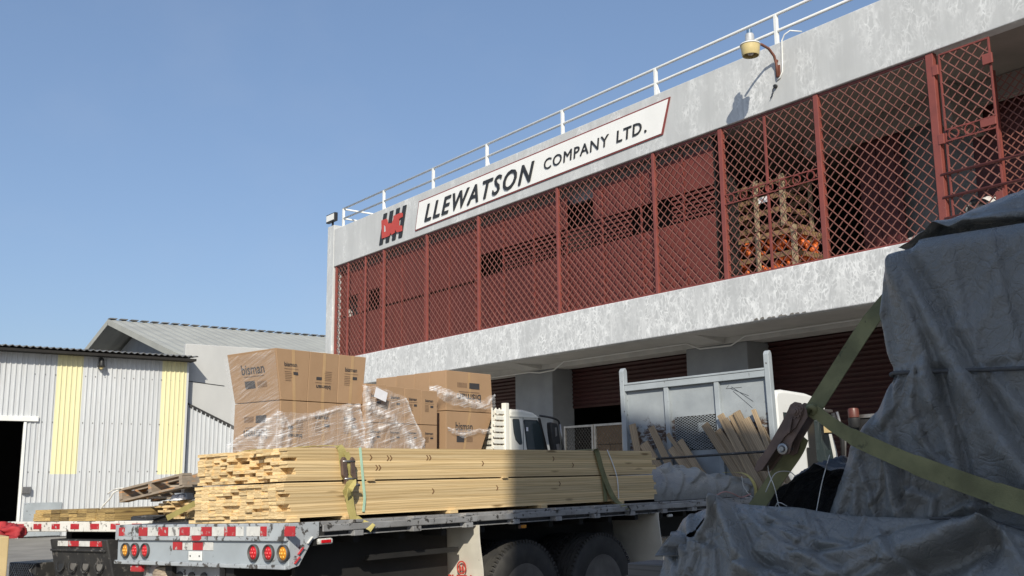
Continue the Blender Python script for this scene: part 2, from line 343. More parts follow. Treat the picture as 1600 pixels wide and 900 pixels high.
M['headboard'] = m_headboard()

TXT = {}
def text_mesh(body, bold=0.0, shear=0.0, space=1.0):
    key = (body, bold, shear, space)
    if key in TXT: return TXT[key]
    cu = bpy.data.curves.new('txt', 'FONT'); cu.body = body; cu.offset = bold; cu.shear = shear; cu.extrude = 0.0; cu.resolution_u = 3; cu.space_character = space; cu.fill_mode = 'FRONT'
    o = bpy.data.objects.new('txt', cu); COL.objects.link(o); bpy.context.view_layer.update()
    me = bpy.data.meshes.new_from_object(o.evaluated_get(bpy.context.evaluated_depsgraph_get()))
    V = np.array([v.co[:2] for v in me.vertices]); Fc = [tuple(p.vertices) for p in me.polygons]
    bpy.data.objects.remove(o); bpy.data.curves.remove(cu); bpy.data.meshes.remove(me)
    TXT[key] = (V, Fc); return TXT[key]
def lettering(body, o, ux, uy, w, h, name, m, parent, thick=.004, bold=0.0, shear=0.0, world=False, space=1.0):
    """fit a word into w x h metres with lower left corner o, along ux and uy; real raised letters"""
    V, Fc = text_mesh(body, bold, shear, space); lo, hi = V.min(0), V.max(0); k = (V-lo)/(hi-lo)
    o, ux, uy = Vector(o), Vector(ux).normalized(), Vector(uy).normalized(); nz = ux.cross(uy)
    P = [o+ux*(a*w)+uy*(b*h)+nz*thick for a, b in k]; n = len(P)
    mb = MB(); mb.v = [tuple(p) for p in P]; mb.f = list(Fc)
    ed = {}
    for f in Fc:
        for i in range(len(f)):
            a, b = f[i], f[(i+1) % len(f)]; ed[(a, b)] = 1
    rim = [(a, b) for (a, b) in ed if (b, a) not in ed]
    mb.v += [tuple(p-nz*thick*.95) for p in P]; mb.f += [(a, a+n, b+n, b) for a, b in rim]
    return mb.build(name, m, parent, world=world)
def smooth(a, b, x): t = np.clip((x-a)/(b-a), 0, 1); return t*t*(3-2*t)
def fbm(x, y, z, sc, oct=4, seed=0.0):
    out = np.zeros(np.shape(x)); it = np.nditer([x, y, z], flags=['multi_index'])
    for a, b, c in it: out[it.multi_index] = noise.fractal(Vector((float(a)*sc+seed, float(b)*sc+seed*1.7, float(c)*sc)), .9, 2.1, oct)
    return out
def seg_dist(X, Z, pts):
    """signed distance to a polyline (positive on its left) """
    best = np.full(X.shape, 9e9); sg = np.zeros(X.shape)
    for (x0, z0), (x1, z1) in zip(pts[:-1], pts[1:]):
        dx, dz = x1-x0, z1-z0; L2 = dx*dx+dz*dz
        t = np.clip(((X-x0)*dx+(Z-z0)*dz)/L2, 0, 1); ex, ez = X-x0-t*dx, Z-z0-t*dz
        d = np.hypot(ex, ez); s = np.sign(dx*ez-dz*ex); up = d < best; best = np.where(up, d, best); sg = np.where(up, s, sg)
    return best*np.where(sg == 0, 1, sg)
def crumple_lines(X, Z, n, seed, box, ang, amp=.006, w=.012):
    rg = np.random.RandomState(seed); D = np.zeros(X.shape)
    for k in range(n):
        x, z = rg.uniform(box[0], box[1]), rg.uniform(box[2], box[3]); a = ang+rg.normal(0, .55); L = rg.uniform(.06, .32); pts = [(x, z)]
        for q in range(3): a += rg.normal(0, .22); x += math.cos(a)*L/3; z += math.sin(a)*L/3; pts.append((x, z))
        d = seg_dist(X, Z, pts); D += rg.choice([1, 1, -.7])*amp*rg.uniform(.5, 1.4)*np.exp(-np.abs(d)/(w*rg.uniform(.6, 1.8)))
    return D
def fold(X, Z, pts, amp, w):
    d0 = seg_dist(X, Z, pts); return .55*amp*(np.exp(-np.abs(d0)/(w*.8))-.5*np.exp(-((d0+.7*w)/(w*.6))**2))+.55*fold_soft(X, Z, pts, amp, w)
def fold_soft(X, Z, pts, amp, w):
    d = seg_dist(X, Z, pts); return amp*(np.exp(-((d-.55*w)/w)**2)-.85*np.exp(-((d+.35*w)/(w*.45))**2))
# ================================================================== SETTING
g = MB(); g.add([(-400,-400,0),(400,-400,0),(400,400,0),(-400,400,0)], [(0,1,2,3)])
o = g.build('yard_ground', M['ground']); o['kind'] = 'structure'
# the tall building that throws its shade over the right of the yard (behind and to the right of the viewer)
nb = MB().box((2.05,-1.75,0),(16,-1.0,13.75)); o = nb.build('neighbouring_building_wall', M['neighbour'], bev=.02); o['kind'] = 'structure'

# ------------------------------------------------------------------ main building
Bd = thing('company_building', 'two storey grey concrete building with red mesh grilles and maroon roller shutters', 'building', at((-29.9,15,0)))
X0, X1 = -29.46, 2.0
def bpart(mb, name, m, **k): return mb.build(name, m, Bd, world=True, **k)
bpart(MB().box((X0,15.0,8.46),(X1,15.25,9.70)), 'upper_band', M['band_top'], bev=.015)
bpart(MB().box((X0,15.0,4.50),(X1,15.22,5.40)), 'lower_band', M['band'], bev=.02)
bpart(MB().box((-29.90,14.985,0),(-29.462,30,9.86)), 'end_wall', M['band_top'], bev=.015)
bpart(MB().box((X0,15.225,5.06),(X1,17.75,5.40)), 'floor_slab', M['soffit'])
bpart(MB().box((X0,15.255,8.50),(X1,30,8.80)), 'roof_slab', M['taupe'])
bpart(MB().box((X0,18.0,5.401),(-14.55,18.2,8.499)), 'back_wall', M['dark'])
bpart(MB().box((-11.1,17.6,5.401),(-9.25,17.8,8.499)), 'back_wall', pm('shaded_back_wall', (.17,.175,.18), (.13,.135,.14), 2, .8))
bpart(MB().box((-9.24,17.6,5.401),(X1,17.8,8.499)), 'back_wall', M['maroon'])
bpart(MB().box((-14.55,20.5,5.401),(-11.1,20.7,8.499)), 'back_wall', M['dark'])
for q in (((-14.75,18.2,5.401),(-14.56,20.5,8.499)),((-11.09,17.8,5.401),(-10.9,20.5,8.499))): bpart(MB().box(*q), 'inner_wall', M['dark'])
bpart(MB().box((-11.45,17.3,5.42),(-10.55,17.36,8.2)).box((-11.35,17.28,5.55),(-11.05,17.30,6.7)).box((-10.95,17.28,5.55),(-10.65,17.30,6.7)).box((-11.35,17.28,6.85),(-11.05,17.30,8.0)).box((-10.95,17.28,6.85),(-10.65,17.30,8.0)), 'red_door', M['maroon'], bev=.01)
bpart(MB().box((-9.2,16.5,7.7),(-9.0,17.58,8.49)).box((-12.5,17.0,8.1),(-7.0,17.2,8.49)), 'ceiling_beam', M['taupe'])
bpart(MB().box((X0,24,0),(X1,24.3,5.05)).box((X0,17.95,0),(X0+.2,24,5.05)), 'rear_wall', M['dark'])
bpart(MB().box((X0,17.76,4.98),(X1,23.99,5.058)), 'store_ceiling', M['dark'])
# cantilever haunches, lintel and pillars below the slab
for x in (-26.9,-21.6,-15.2,-9.0):
    bpart(MB().prism([(x-.35,15.23,5.05),(x-.35,15.23,4.72),(x-.35,17.0,4.50),(x-.35,17.0,5.05)], (.7,0,0)), 'haunch_beam', M['soffit'], bev=.01)
bpart(MB().box((X0,15.24,4.62),(X1,17.0,4.70)), 'soffit_panel', M['soffit'])
bpart(MB().box((X0,17.002,4.49),(X1,17.6,5.055)), 'lintel', M['soffit'], bev=.01)
for a, b in ((-28.9,-27.0),(-22.42,-20.81),(-16.02,-14.26),(-9.9,-8.2)):
    bpart(MB().box((a,17.004,0),(b,17.75,4.488)), 'pillar', M['greywall'], bev=.02)
for a, b, z0 in ((-26.98,-22.44,.05),(-20.79,-16.04,3.45),(-14.24,-9.92,.05)):
    sh = MB(); n = int((4.52-z0)/.1); zs = np.linspace(4.52, z0, n+1)
    for z in zs[:-1]:
        d = (zs[0]-zs[1])
        sh.add([(a,17.70,z),(b,17.70,z),(b,17.665,z-d*.5),(a,17.665,z-d*.5),(b,17.70,z-d),(a,17.70,z-d)], [(0,1,2,3),(3,2,4,5)])
    o = bpart(sh, 'roller_shutter', M['shutter'], smooth=False, fix=False)
# grille posts
POST = [(-29.36,.07),(-28.54,.05),(-27.42,.05),(-26.30,.075),(-23.89,.075),(-21.37,.075),(-18.11,.075),(-14.90,.075),(-13.02,.10),(-10.74,.10),(-8.50,.13)]
for x, w in POST: bpart(MB().box((x-w/2,15.03,5.402),(x+w/2,15.03+w,8.458)), 'grille_post', M['oxide_post'], bev=.006)
# diamond mesh per bay: every wire is a thin square bar
def wires(x0, x1, z0, z1, y, r, pitch=.205, slope=1.0, dy=.0):
    mb = MB()
    for sgn in (1, -1):
        k = sgn*slope                       # dz/dx
        c0 = (z0-k*x1 if sgn > 0 else z0-k*x0); c1 = (z1-k*x0 if sgn > 0 else z1-k*x1)
        c = math.floor(c0/(pitch*slope))*pitch*slope
        while c < c1:
            pts = []
            cc = c; c = c+random.gauss(0,.004)
            for x in (x0, x1):
                z = k*x+c
                if z0 <= z <= z1: pts.append((x, z))
            for z in (z0, z1):
                x = (z-c)/k
                if x0 < x < x1: pts.append((x, z))
            pts.sort()
            if len(pts) >= 2 and pts[-1][0]-pts[0][0] > .02:
                (xa, za), (xb, zb) = pts[0], pts[-1]; yy = y+sgn*r*.9
                mb.beam((xa,yy,za),(xb,yy,zb), r*2, r*2, (0,1,0))
            c = cc+pitch*slope
    return mb
BAYS = [(a[0]+a[1]/2, b[0]-b[1]/2) for a, b in zip(POST[:-1], POST[1:])]
for a, b in BAYS: bpart(wires(a, b, 5.41, 8.45, 15.075, .0068), 'diamond_mesh', M['oxide_wire'], fix=False)
bpart(MB().box((-29.32,15.06,8.41),(-8.5,15.09,8.452)).box((-29.32,15.06,5.403),(-8.5,15.09,5.44)), 'grille_rail', M['oxide'])
bpart(MB().box((-11.955,15.05,5.44),(-11.905,15.085,8.4)), 'grille_mullion', M['oxide'], bev=.004)
def ring_bar(x0, x1, z, y, n, r=.075):
    mb = MB().box((x0,y-.01,z-.105),(x1,y+.01,z-.085)).box((x0,y-.01,z+.085),(x1,y+.01,z+.105))
    for i in range(n):
        c = (x0+(i+.5)*(x1-x0)/n, y, z); mb.lathe([(r,-.012),(r+.014,-.012),(r+.014,.012),(r,.012)], c, (0,1,0), 20, True)
    return mb
bpart(ring_bar(-12.97,-10.79,6.98,15.04,7), 'ring_bar', M['oxide'])
# red cladding behind the mesh on the left two thirds
YC = 15.30
xs = list(np.arange(-29.4,-21.8,1.26))+[-21.8]
def clad(a, b, z0, z1): return bpart(MB().box((a+.006,YC,z0),(b-.006,YC+.03,z1)), 'cladding_panel', M['clad'], bev=.004)
for a, b in zip(xs[:-1], xs[1:]):
    wh = None
    if a < -28.2: wh = (-29.13,-28.36)
    elif a < -27: wh = (-27.66,-26.96)
    if wh:
        clad(a, b, 7.44, 8.24)
        l_, r_ = max(a, wh[0]), min(b, wh[1])
        if l_-a > .05: clad(a, l_, 6.83, 7.44)
        if b-r_ > .05: clad(r_, b, 6.83, 7.44)
    else: clad(a, b, 6.84, 8.24)
    clad(a, b, 5.41, 6.77)
xs = [-21.8,-20.55,-19.3,-18.09,-17.13,-15.9,-14.65,-13.46]
for i, (a, b) in enumerate(zip(xs[:-1], xs[1:])):
    if i != 3: clad(a, b, 7.47, 8.24)
    clad(a, b, 5.41, 6.86)
    if i not in (0, 5):
        lv = MB()
        for z in np.linspace(6.93, 7.40, 6): lv.prism([(a+.01,YC-.01,z-.022),(a+.01,YC+.06,z+.0),(a+.01,YC+.06,z+.03),(a+.01,YC-.01,z+.022)], (b-a-.02,0,0))
        bpart(lv, 'louvre', M['clad'])
bt = MB()
for x in np.arange(-29.4,-13.4,1.26): bt.box((x-.02,YC-.035,5.41),(x+.02,YC-.003,8.30))
bpart(bt, 'cladding_batten', M['oxide'])
bpart(MB().box((X0+.01,15.9,5.41),(-13.4,15.95,8.48)).box((-13.45,YC,5.41),(-13.40,15.89,8.48)), 'shade_backing', M['dark'])  # near-black sheet stands in for the shade behind the cladding gaps
bpart(MB().box((-29.3,15.50,8.10),(-13.4,15.62,8.49)), 'inner_beam', M['greywall'])
# gate leaf and guard rails at the right end
gt = MB().box((-8.36,15.06,5.45),(-8.33,15.09,8.40)).box((-7.53,15.06,5.45),(-7.50,15.09,8.40)).box((-8.33,15.06,8.37),(-7.53,15.09,8.40))
bpart(gt, 'gate_frame', M['oxide'], bev=.003)
bpart(wires(-8.33,-7.53,5.45,8.37,15.075,.008), 'diamond_mesh', M['oxide_wire'], fix=False)
bpart(ring_bar(-8.33,-7.53,7.0,15.04,3), 'ring_bar', M['oxide'])
for q in (((-8.46,15.02,8.05),(-8.36,15.06,8.22)),((-8.46,15.02,6.88),(-8.36,15.06,7.05)),((-7.75,15.02,6.96),(-7.5,15.055,7.08)),((-7.62,15.02,7.95),(-7.46,15.055,8.12)),((-7.62,15.02,5.75),(-7.5,15.05,5.9))): bpart(MB().box(*q), 'gate_hinge', M['oxide_post'], bev=.006)
for z in (6.38,6.00,5.66): bpart(MB().tube([(-8.47,15.04,z),(X1,15.04,z)], .025), 'guard_rail', M['oxide_post'], smooth=True)
bpart(wires(-7.4,-3.5,5.45,8.2,16.6,.009,.2), 'inner_mesh', M['oxide_wire'], fix=False)
bpart(MB().box((-8.1,16.2,5.45),(-8.04,16.26,8.3)), 'inner_post', M['oxide_post'])
bpart(wires(-8.05,-7.45,5.45,8.2,16.3,.008,.16), 'inner_mesh', M['oxide_wire'], fix=False)
# spalled edge of the lower band
ch = MB()
for i in range(9):
    x = -12.35+i*.13+random.uniform(-.04,.04); h = random.uniform(.02,.05); ch.prism([(x,14.996,4.515),(x+.11,14.996,4.515),(x+.09,14.996,4.515+h),(x+.03,14.996,4.515+h*.8)], (0,.02,0))
bpart(ch, 'spalled_edge', pm('spalled_concrete', (.12,.11,.10), (.2,.19,.17), 20, .9))

# ------------------------------------------------------------------ roof railing
R = thing('roof_railing', 'white tubular railing with two rails along the flat roof edge', 'railing', at((-29.41,15.3,9.8)))
for i, x in enumerate((-29.41,-26.77,-23.95,-21.30,-18.15,-14.97,-11.70,-8.5,-5.3)):
    p = MB().box((x-.035,15.265,9.5),(x+.035,15.335,10.44))
    if i in (1, 3, 5, 7): p.prism([(x+.036,15.28,9.70),(x+.17,15.28,9.70),(x+.036,15.28,10.08)], (0,.03,0))
    p.build('post', M['white'], R, world=True, bev=.006)
for z in (10.44,10.10): MB().tube([(-29.45,15.3,z),(2,15.3,z)], .032).build('rail', M['white'], R, world=True, smooth=True)
for z in (10.42,10.10): MB().tube([(-29.41,15.3,z),(-29.41,22,z)], .03).build('rail', M['white'], R, world=True, smooth=True)
for y in (18.5,21.9): MB().box((-29.445,y-.03,9.5),(-29.375,y+.03,10.44)).build('post', M['white'], R, world=True)

# ------------------------------------------------------------------ sign and emblem
Sg = thing('sign_board', 'long white slanted sign board with red border and black letters on the upper band', 'sign', at((-19,14.97,9.0)))
bl, br, tr, tl = (-24.41,8.635),(-14.515,8.748),(-14.26,9.505),(-24.21,9.465)
def quad(q, y, y2): return MB().prism([(x,y,z) for x, z in q], (0,y2-y,0))
quad((bl,br,tr,tl), 14.975, 14.998).build('border', M['border'], Sg, world=True)
quad(((bl[0]+.05,bl[1]+.03),(br[0]-.04,br[1]+.03),(tr[0]-.05,tr[1]-.035),(tl[0]+.035,tl[1]-.035)), 14.966, 14.974).build('face', M['signwhite'], Sg, world=True)
lettering('LLEWATSON', (-23.86,14.965,8.785), (1,0,.004), (0,0,1), 5.02, .49, 'lettering', M['black'], Sg, .03, .010, .36, True, 1.22)
lettering('COMPANY', (-18.47,14.965,8.955), (1,0,0), (0,0,1), 2.32, .265, 'lettering', M['black'], Sg, .02, .0, .12, True, 1.12)
lettering('LTD', (-15.91,14.965,8.94), (1,0,0), (0,0,1), .80, .265, 'lettering', M['black'], Sg, .02, .006, .12, True, 1.1)
MB().lathe([(.03,0),(.03,.02)], (-15.0,14.966,8.955), (0,-1,0), 10).build('full_stop', M['black'], Sg, world=True)
Em = thing('company_emblem', 'red LWC letters over four slanting black bars at the left of the sign', 'emblem', at((-25.7,14.97,9.05)))
for i in range(4):
    x = -26.463+i*.374
    quad(((x,8.61),(x+.19,8.61),(x+.44,9.525),(x+.25,9.525)), 14.972, 14.998).build('bar', M['black'], Em, world=True)
# L, W and C run together as in the painted mark
for poly, y in ((((-26.31,9.344),(-26.023,9.338),(-25.973,9.303),(-25.917,9.154),(-25.867,9.104),(-25.878,8.774),(-25.953,8.769),(-26.277,8.777)), 14.9560),
        (((-25.917,9.154),(-25.774,9.154),(-25.717,9.113),(-25.607,9.227),(-25.554,9.323),(-25.404,9.242),(-25.455,9.02),(-25.525,8.802),(-25.635,8.785),(-25.691,8.776),(-25.748,8.846),(-25.822,8.773),(-25.897,8.778)), 14.9545),
        (((-25.591,9.331),(-25.406,9.34),(-25.15,9.343),(-25.077,9.299),(-25.083,9.194),(-25.22,9.184),(-25.275,9.157),(-25.29,8.986),(-25.114,8.941),(-25.097,8.784),(-25.14,8.773),(-25.396,8.795),(-25.471,8.878),(-25.603,9.031)), 14.9530)):
    quad(poly, y, y+.0155).build('letter', M['signred'], Em, world=True)
quad(((-26.133,9.159),(-26.067,9.106),(-26.041,8.953),(-26.128,8.951)), 14.9535, 14.9555).build('letter_counter', M['band_top'], Em, world=True)

# ------------------------------------------------------------------ wall lamp, conduit, floodlight
Lm = thing('wall_lamp', 'old yellowed yard lamp on a rusty bent arm fixed to the upper band', 'lamp', at((-11.48,15,9.1)))
LX, LY, LZ = -11.48, 14.22, 9.49
MB().tube([(LX,14.965,9.02),(LX,14.955,9.25),(LX,14.90,9.42),(LX,14.75,9.53),(LX,14.55,9.56),(LX,LY+.15,9.54)], .026).build('arm', M['copper'], Lm, world=True, smooth=True)
MB().lathe([(.16,0),(.185,-.012),(.19,-.03),(.165,-.04)], (LX,LY,LZ), (0,0,1), 28).build('collar', M['white'], Lm, world=True, smooth='auto')
MB().lathe([(.178,-.04),(.172,-.10),(.158,-.22),(.150,-.235),(.145,-.235),(.15,-.21),(.165,-.05)], (LX,LY,LZ), (0,0,1), 28, True).build('refractor', M['lamp_glass'], Lm, world=True, smooth='auto')
MB().lathe([(.02,-.06),(.06,-.09),(.075,-.15),(.05,-.21),(.01,-.225)], (LX,LY,LZ), (0,0,1), 16).build('bulb', M['lampcan'], Lm, world=True, smooth=True)
MB().lathe([(.15,0),(.10,.03),(.085,.05),(.08,.17),(.07,.19)], (LX,LY,LZ), (0,0,1), 24).build('housing', M['lampcan'], Lm, world=True, smooth='auto')
MB().lathe([(.05,.19),(.05,.27),(.042,.275)], (LX,LY,LZ), (0,0,1), 16).build('photocell', M['blue'], Lm, world=True, smooth='auto')
MB().lathe([(.035,-.015),(.035,.015)], (LX,14.955,9.33), (0,-1,0), 12).box((LX-.05,14.975,9.03),(LX+.05,14.998,9.25)).build('bracket', M['copper'], Lm, world=True)
o = MB().tube([(-11.05,15.2,9.83),(-11.15,14.985,9.83),(-11.28,14.985,9.80),(-11.35,14.985,9.70),(-11.37,14.985,9.3),(-11.38,14.985,9.10),(-11.44,14.985,9.0),(-11.52,14.985,8.97)], .014).build('lamp_conduit', M['white'], smooth=True); tag(o, 'thin white conduit bent over the parapet beside the wall lamp', 'conduit')
o = MB().lathe([(.035,0),(.04,.03),(.03,.06)], (-11.55,14.998,8.86), (0,-1,0), 12).tube([(-11.55,14.95,8.86),(-11.60,14.95,8.80),(-11.60,14.96,8.74),(-11.68,14.97,8.66)], .01, 6).build('hanging_wire_end', M['black']); tag(o, 'black cable end sticking out of the band below the wall lamp', 'cable')
o = MB().tube([(-24,16.95,4.46),(-21.7,16.95,4.46),(-21.2,16.9,4.40),(-20.6,16.9,4.42),(-20.2,16.9,4.6),(-15.9,16.9,4.6),(-15.5,16.9,4.44),(-14.6,16.9,4.42),(-14.2,16.9,4.58),(-9,16.9,4.58)], .018).build('soffit_conduit', M['white'], smooth=True); tag(o, 'white conduit running along the underside of the floor slab', 'conduit')
Fl = thing('floodlight', 'square floodlight with black rim on the left roof corner', 'floodlight', at((-29.7,15.0,9.9)))
MB().box((-29.93,14.93,9.98),(-29.33,15.05,10.26)).build('casing', M['plastic'], Fl, world=True, bev=.01)
MB().box((-29.885,14.915,10.02),(-29.375,14.929,10.22)).build('lens', M['white'], Fl, world=True)
MB().box((-29.66,15.0,9.86),(-29.58,15.04,9.98)).build('bracket', M['plastic'], Fl, world=True)

# ------------------------------------------------------------------ wooden crates upstairs
def slat_crate(name, label, x0, x1, y0, y1, z0, z1, rows, mat):
    t = thing(name, label, 'crate', at((x0,y0,z0)), 'wooden crates behind the mesh')
    for r in range(rows):
        z = z0+.05+r*(z1-z0-.15)/max(1, rows-1); tilt = random.uniform(-.015,.015)
        for (a, b) in (((x0,y0,z),(x1,y0,z+tilt)),((x1,y0,z),(x1,y1,z)),((x0,y1,z),(x1,y1,z)),((x0,y0,z),(x0,y1,z))):
            MB().beam(a, b, .022, .10).build('slat', mat, t, world=True)
    for x in (x0-.02, (x0+x1)/2, x1+.02): MB().box((x-.05,y0-.045,z0),(x+.05,y0-.013,z1)).build('stile', crm2, t, world=True)
    for y in (y0, y1): MB().box((x1+.013,y-.05,z0),(x1+.045,y+.05,z1)).build('stile', crm2, t, world=True)
    MB().box((x0,y0,z0),(x1,y1,z0+.03)).build('base', mat, t, world=True)
    return t
crm = m_wood('crate_wood', (.30,.185,.095), (.22,.135,.068), (.12,.075,.036)); crm2 = m_wood('pale_crate_wood', (.46,.36,.24), (.37,.28,.18), (.2,.14,.08))
cr1 = slat_crate('wooden_crate', 'open slatted wooden crate holding orange fruit behind the red mesh, bottom one', -13.75,-12.05,15.9,16.9,5.42,6.42,3,crm)
cr2 = slat_crate('wooden_crate', 'empty slatted wooden crate stacked on top of the crate of orange fruit', -13.55,-12.3,15.95,16.8,6.46,7.5,4,crm)
for b, lab in ((cr1, None),):
    fr = MB()
    for k in range(120):
        face = random.random(); x = random.uniform(-13.65,-12.15); y = 16.0+random.random()*.12 if face < .6 else random.uniform(16,16.8)
        if face >= .6: x = -12.2+random.random()*.05
        z = random.uniform(5.5,6.3); r = random.uniform(.055,.08)
        fr.lathe([(.001,-r),(r*.7,-r*.7),(r,0),(r*.7,r*.7),(.001,r)], (x,y,z), (0,0,1), 8)
    o = fr.build('fruit', M['orange'], b, world=True, smooth=True); o['kind'] = 'stuff'
MB().box((-12.95,15.935,7.02),(-12.62,15.94,7.14)).build('paper_label', M['paper'], cr2, world=True)
def crumple(name, mat, c, rx, ry, h, seed, label, cat, n=(60,40), amp=.25, sc=2.5, M_=None, parent=None):
    """a heaped sheet: dome with folded, ridged displacement"""
    U, Vv = np.meshgrid(np.linspace(0, 2*math.pi, n[0]), np.linspace(0, 1, n[1]), indexing='ij')
    r = np.sin(Vv*math.pi*.5)**.8; X = rx*r*np.sign(np.cos(U))*np.abs(np.cos(U))**.75; Y = ry*r*np.sign(np.sin(U))*np.abs(np.sin(U))**.75; Z = h*np.cos(Vv*math.pi*.5)**.7
    N = 1-np.abs(fbm(X, Y, Z*1.5, sc, 3, seed))*1.6; k = 1+amp*(N-.6)
    V = np.stack([X*k+c[0], Y*k+c[1], np.maximum(Z*k, 0)+c[2]], -1); V[-1] = V[0]
    o = MB().grid(V).build(name, mat, parent, smooth=True)
    if parent is None:
        if M_ is not None: o.matrix_world = M_
        tag(o, label, cat)
    return o
for i, (x, y, z, rx, ry, h, lb) in enumerate(((-9.0,15.75,5.41,.55,.35,.28,'white sack lying low behind the mesh left of the gate'),(-8.0,15.85,5.41,.5,.4,.62,'plump white sack standing behind the open gate leaf'))):
    crumple('white_sack', M['white_sack'], (x,y,z), rx, ry, h, 3.1+i*2, lb, 'sack', (40,24), .2, 2)
for i, (x, z, lb) in enumerate(((-8.15,5.78,'black coiled hose on the white sack by the gate'),(-6.9,6.05,'black bundle behind the guard rails at far right'))):
    o = MB().lathe([(.18+.05*math.cos(a), .05*math.sin(a)) for a in np.linspace(0, 2*math.pi, 8, endpoint=False)], (x,15.45,z), (.3,-1,.35), 24, True).build('coiled_hose', M['plastic'], smooth=True); tag(o, lb, 'hose')

# ------------------------------------------------------------------ corrugated shed on the left
SX, SY = -34.87, 9.455
Sh = thing('corrugated_shed', 'silver corrugated shed with two yellow translucent strips and dark doorway', 'shed', at((SX,SY,0)))
def corr(y0, y1, z0, z1, x, pitch=.1535, d=.03, ztop=None):
    mb = MB(); y = y0; pr = []
    while y < y1-1e-4:
        for f, dd in ((0,0),(.60,0),(.70,d),(.90,d)): 
            if y+f*pitch <= y1: pr.append((y+f*pitch, dd))
        y += pitch
    pr.append((y1, 0)); zt = (lambda yy: z1) if ztop is None else ztop
    V = [[(x+dd, yy, z0), (x+dd, yy, zt(yy))] for yy, dd in pr]
    return mb.grid(V)
s = lambda v: SY+v
for a, b, z0, z1, mt, nm in ((-9.5,-2.21,3.60,5.75,'galv','wall_sheet'),(-2.21,-1.40,.02,5.75,'galv','wall_sheet'),(-1.40,-.605,1.93,5.75,'yellow','translucent_sheet'),(-1.40,-.605,.02,1.93,'galv','wall_sheet'),
        (-.605,1.95,.02,5.75,'galv','wall_sheet'),(1.95,2.80,1.90,5.75,'yellow','translucent_sheet'),(1.95,2.80,.02,1.90,'galv','wall_sheet'),(2.80,2.87,.02,5.75,'galv','wall_sheet')):
    corr(s(a), s(b), z0, z1, SX).build(nm, M[mt], Sh, world=True, fix=False)
rv = MB()
for z in (5.05,3.55,2.0):
    for v in np.arange(-2.1,2.8,.307): rv.lathe([(.026,0),(.018,.016)], (SX+.001,s(v)+.05,z), (1,0,0), 6)
rv.build('sheet_screws', M['steel'], Sh, world=True)
MB().box((SX-.02,s(-9.5),3.56),(SX+.09,s(-1.86),3.72)).build('door_header', M['white'], Sh, world=True, bev=.01)
MB().box((SX-.05,s(-2.27),0),(SX+.05,s(-2.19),3.55)).build('door_jamb', M['white'], Sh, world=True, bev=.008)
MB().box((SX+.032,s(-2.1),0.05),(SX+.07,s(-1.0),1.06)).build('lower_panel', M['greypaint'], Sh, world=True)
MB().box((SX+.05,s(-2.2),1.35),(SX+.16,s(-1.95),1.55)).build('door_latch', M['steel'], Sh, world=True, bev=.01)
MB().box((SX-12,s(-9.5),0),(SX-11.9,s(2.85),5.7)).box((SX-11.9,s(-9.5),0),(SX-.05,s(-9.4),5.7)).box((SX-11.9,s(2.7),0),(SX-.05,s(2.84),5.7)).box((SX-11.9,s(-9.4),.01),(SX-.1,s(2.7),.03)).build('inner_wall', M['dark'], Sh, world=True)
rf = MB(); V = []
for k, yy in enumerate(np.arange(s(-9.7), s(3.02), .05)):
    zz = .028*math.cos(2*math.pi*yy/.2); V.append([(SX+.52,yy,5.86+zz),(SX-6,yy,6.35+zz),(SX-12,yy,6.0+zz)])
rf.grid(V).build('roof', M['galv_roof'], Sh, world=True, fix=False, solid=.02)
MB().box((SX-.12,s(-9.6),5.70),(SX+.47,s(2.95),5.78)).build('eave_board', M['dark'], Sh, world=True)
Sl = thing('shed_lamp', 'small dark bulkhead lamp hanging under the shed eave between the yellow strips', 'lamp', at((SX,s(-.1),5.3)))
MB().lathe([(.05,.22),(.07,.18),(.09,.0),(.13,-.04),(.12,-.06)], (SX+.22,s(-.1),5.42), (0,0,1), 14).build('shade', M['plastic'], Sl, world=True, smooth='auto')
MB().lathe([(.07,0),(.06,-.05),(.02,-.09)], (SX+.22,s(-.1),5.36), (0,0,1), 12).build('glass', M['lamp_glass'], Sl, world=True, smooth=True)
MB().box((SX+.03,s(-.14),5.3),(SX+.15,s(-.06),5.68)).build('bracket', M['plastic'], Sl, world=True)
# grey plastered wall and lower lean-to between shed and building
Cw = thing('plastered_wall', 'pale grey plastered wall with a slanting lower edge behind the cartons', 'wall', at((-35.5,14,0)))
zl = lambda yy: 4.34-(yy-s(2.86))*.449
MB().prism([(-35.45,s(2.85),zl(s(2.85))),(-35.45,s(9.5),zl(s(9.5))),(-35.45,s(9.5),6.44),(-35.45,s(2.85),6.40)], (.2,0,0)).build('plaster', pm('pale_plaster', (.50,.50,.49), (.44,.44,.435), .8, .85, bump=.3, stretch=(1,1,.5)), Cw, world=True, bev=.02)
MB().beam((-35.24,s(2.86),5.1),(-35.24,s(4.3),4.98), .012,.02).build('crack', M['black'], Cw, world=True)
Lt = thing('corrugated_lean_to', 'corrugated sheet lean-to wall with sloping top beside the plastered wall', 'lean-to', at((-35.1,14,0)))
corr(s(2.88), s(9.4), .02, 5, -35.15, ztop=lambda yy: zl(yy)-.03).build('wall_sheet', M['galv'], Lt, world=True, fix=False)
MB().beam((-35.15,s(2.88),zl(s(2.88))-.02),(-35.15,s(9.4),zl(s(9.4))-.02), .12,.05,(1,0,0)).build('edge_trim', M['steel_dark'], Lt, world=True)
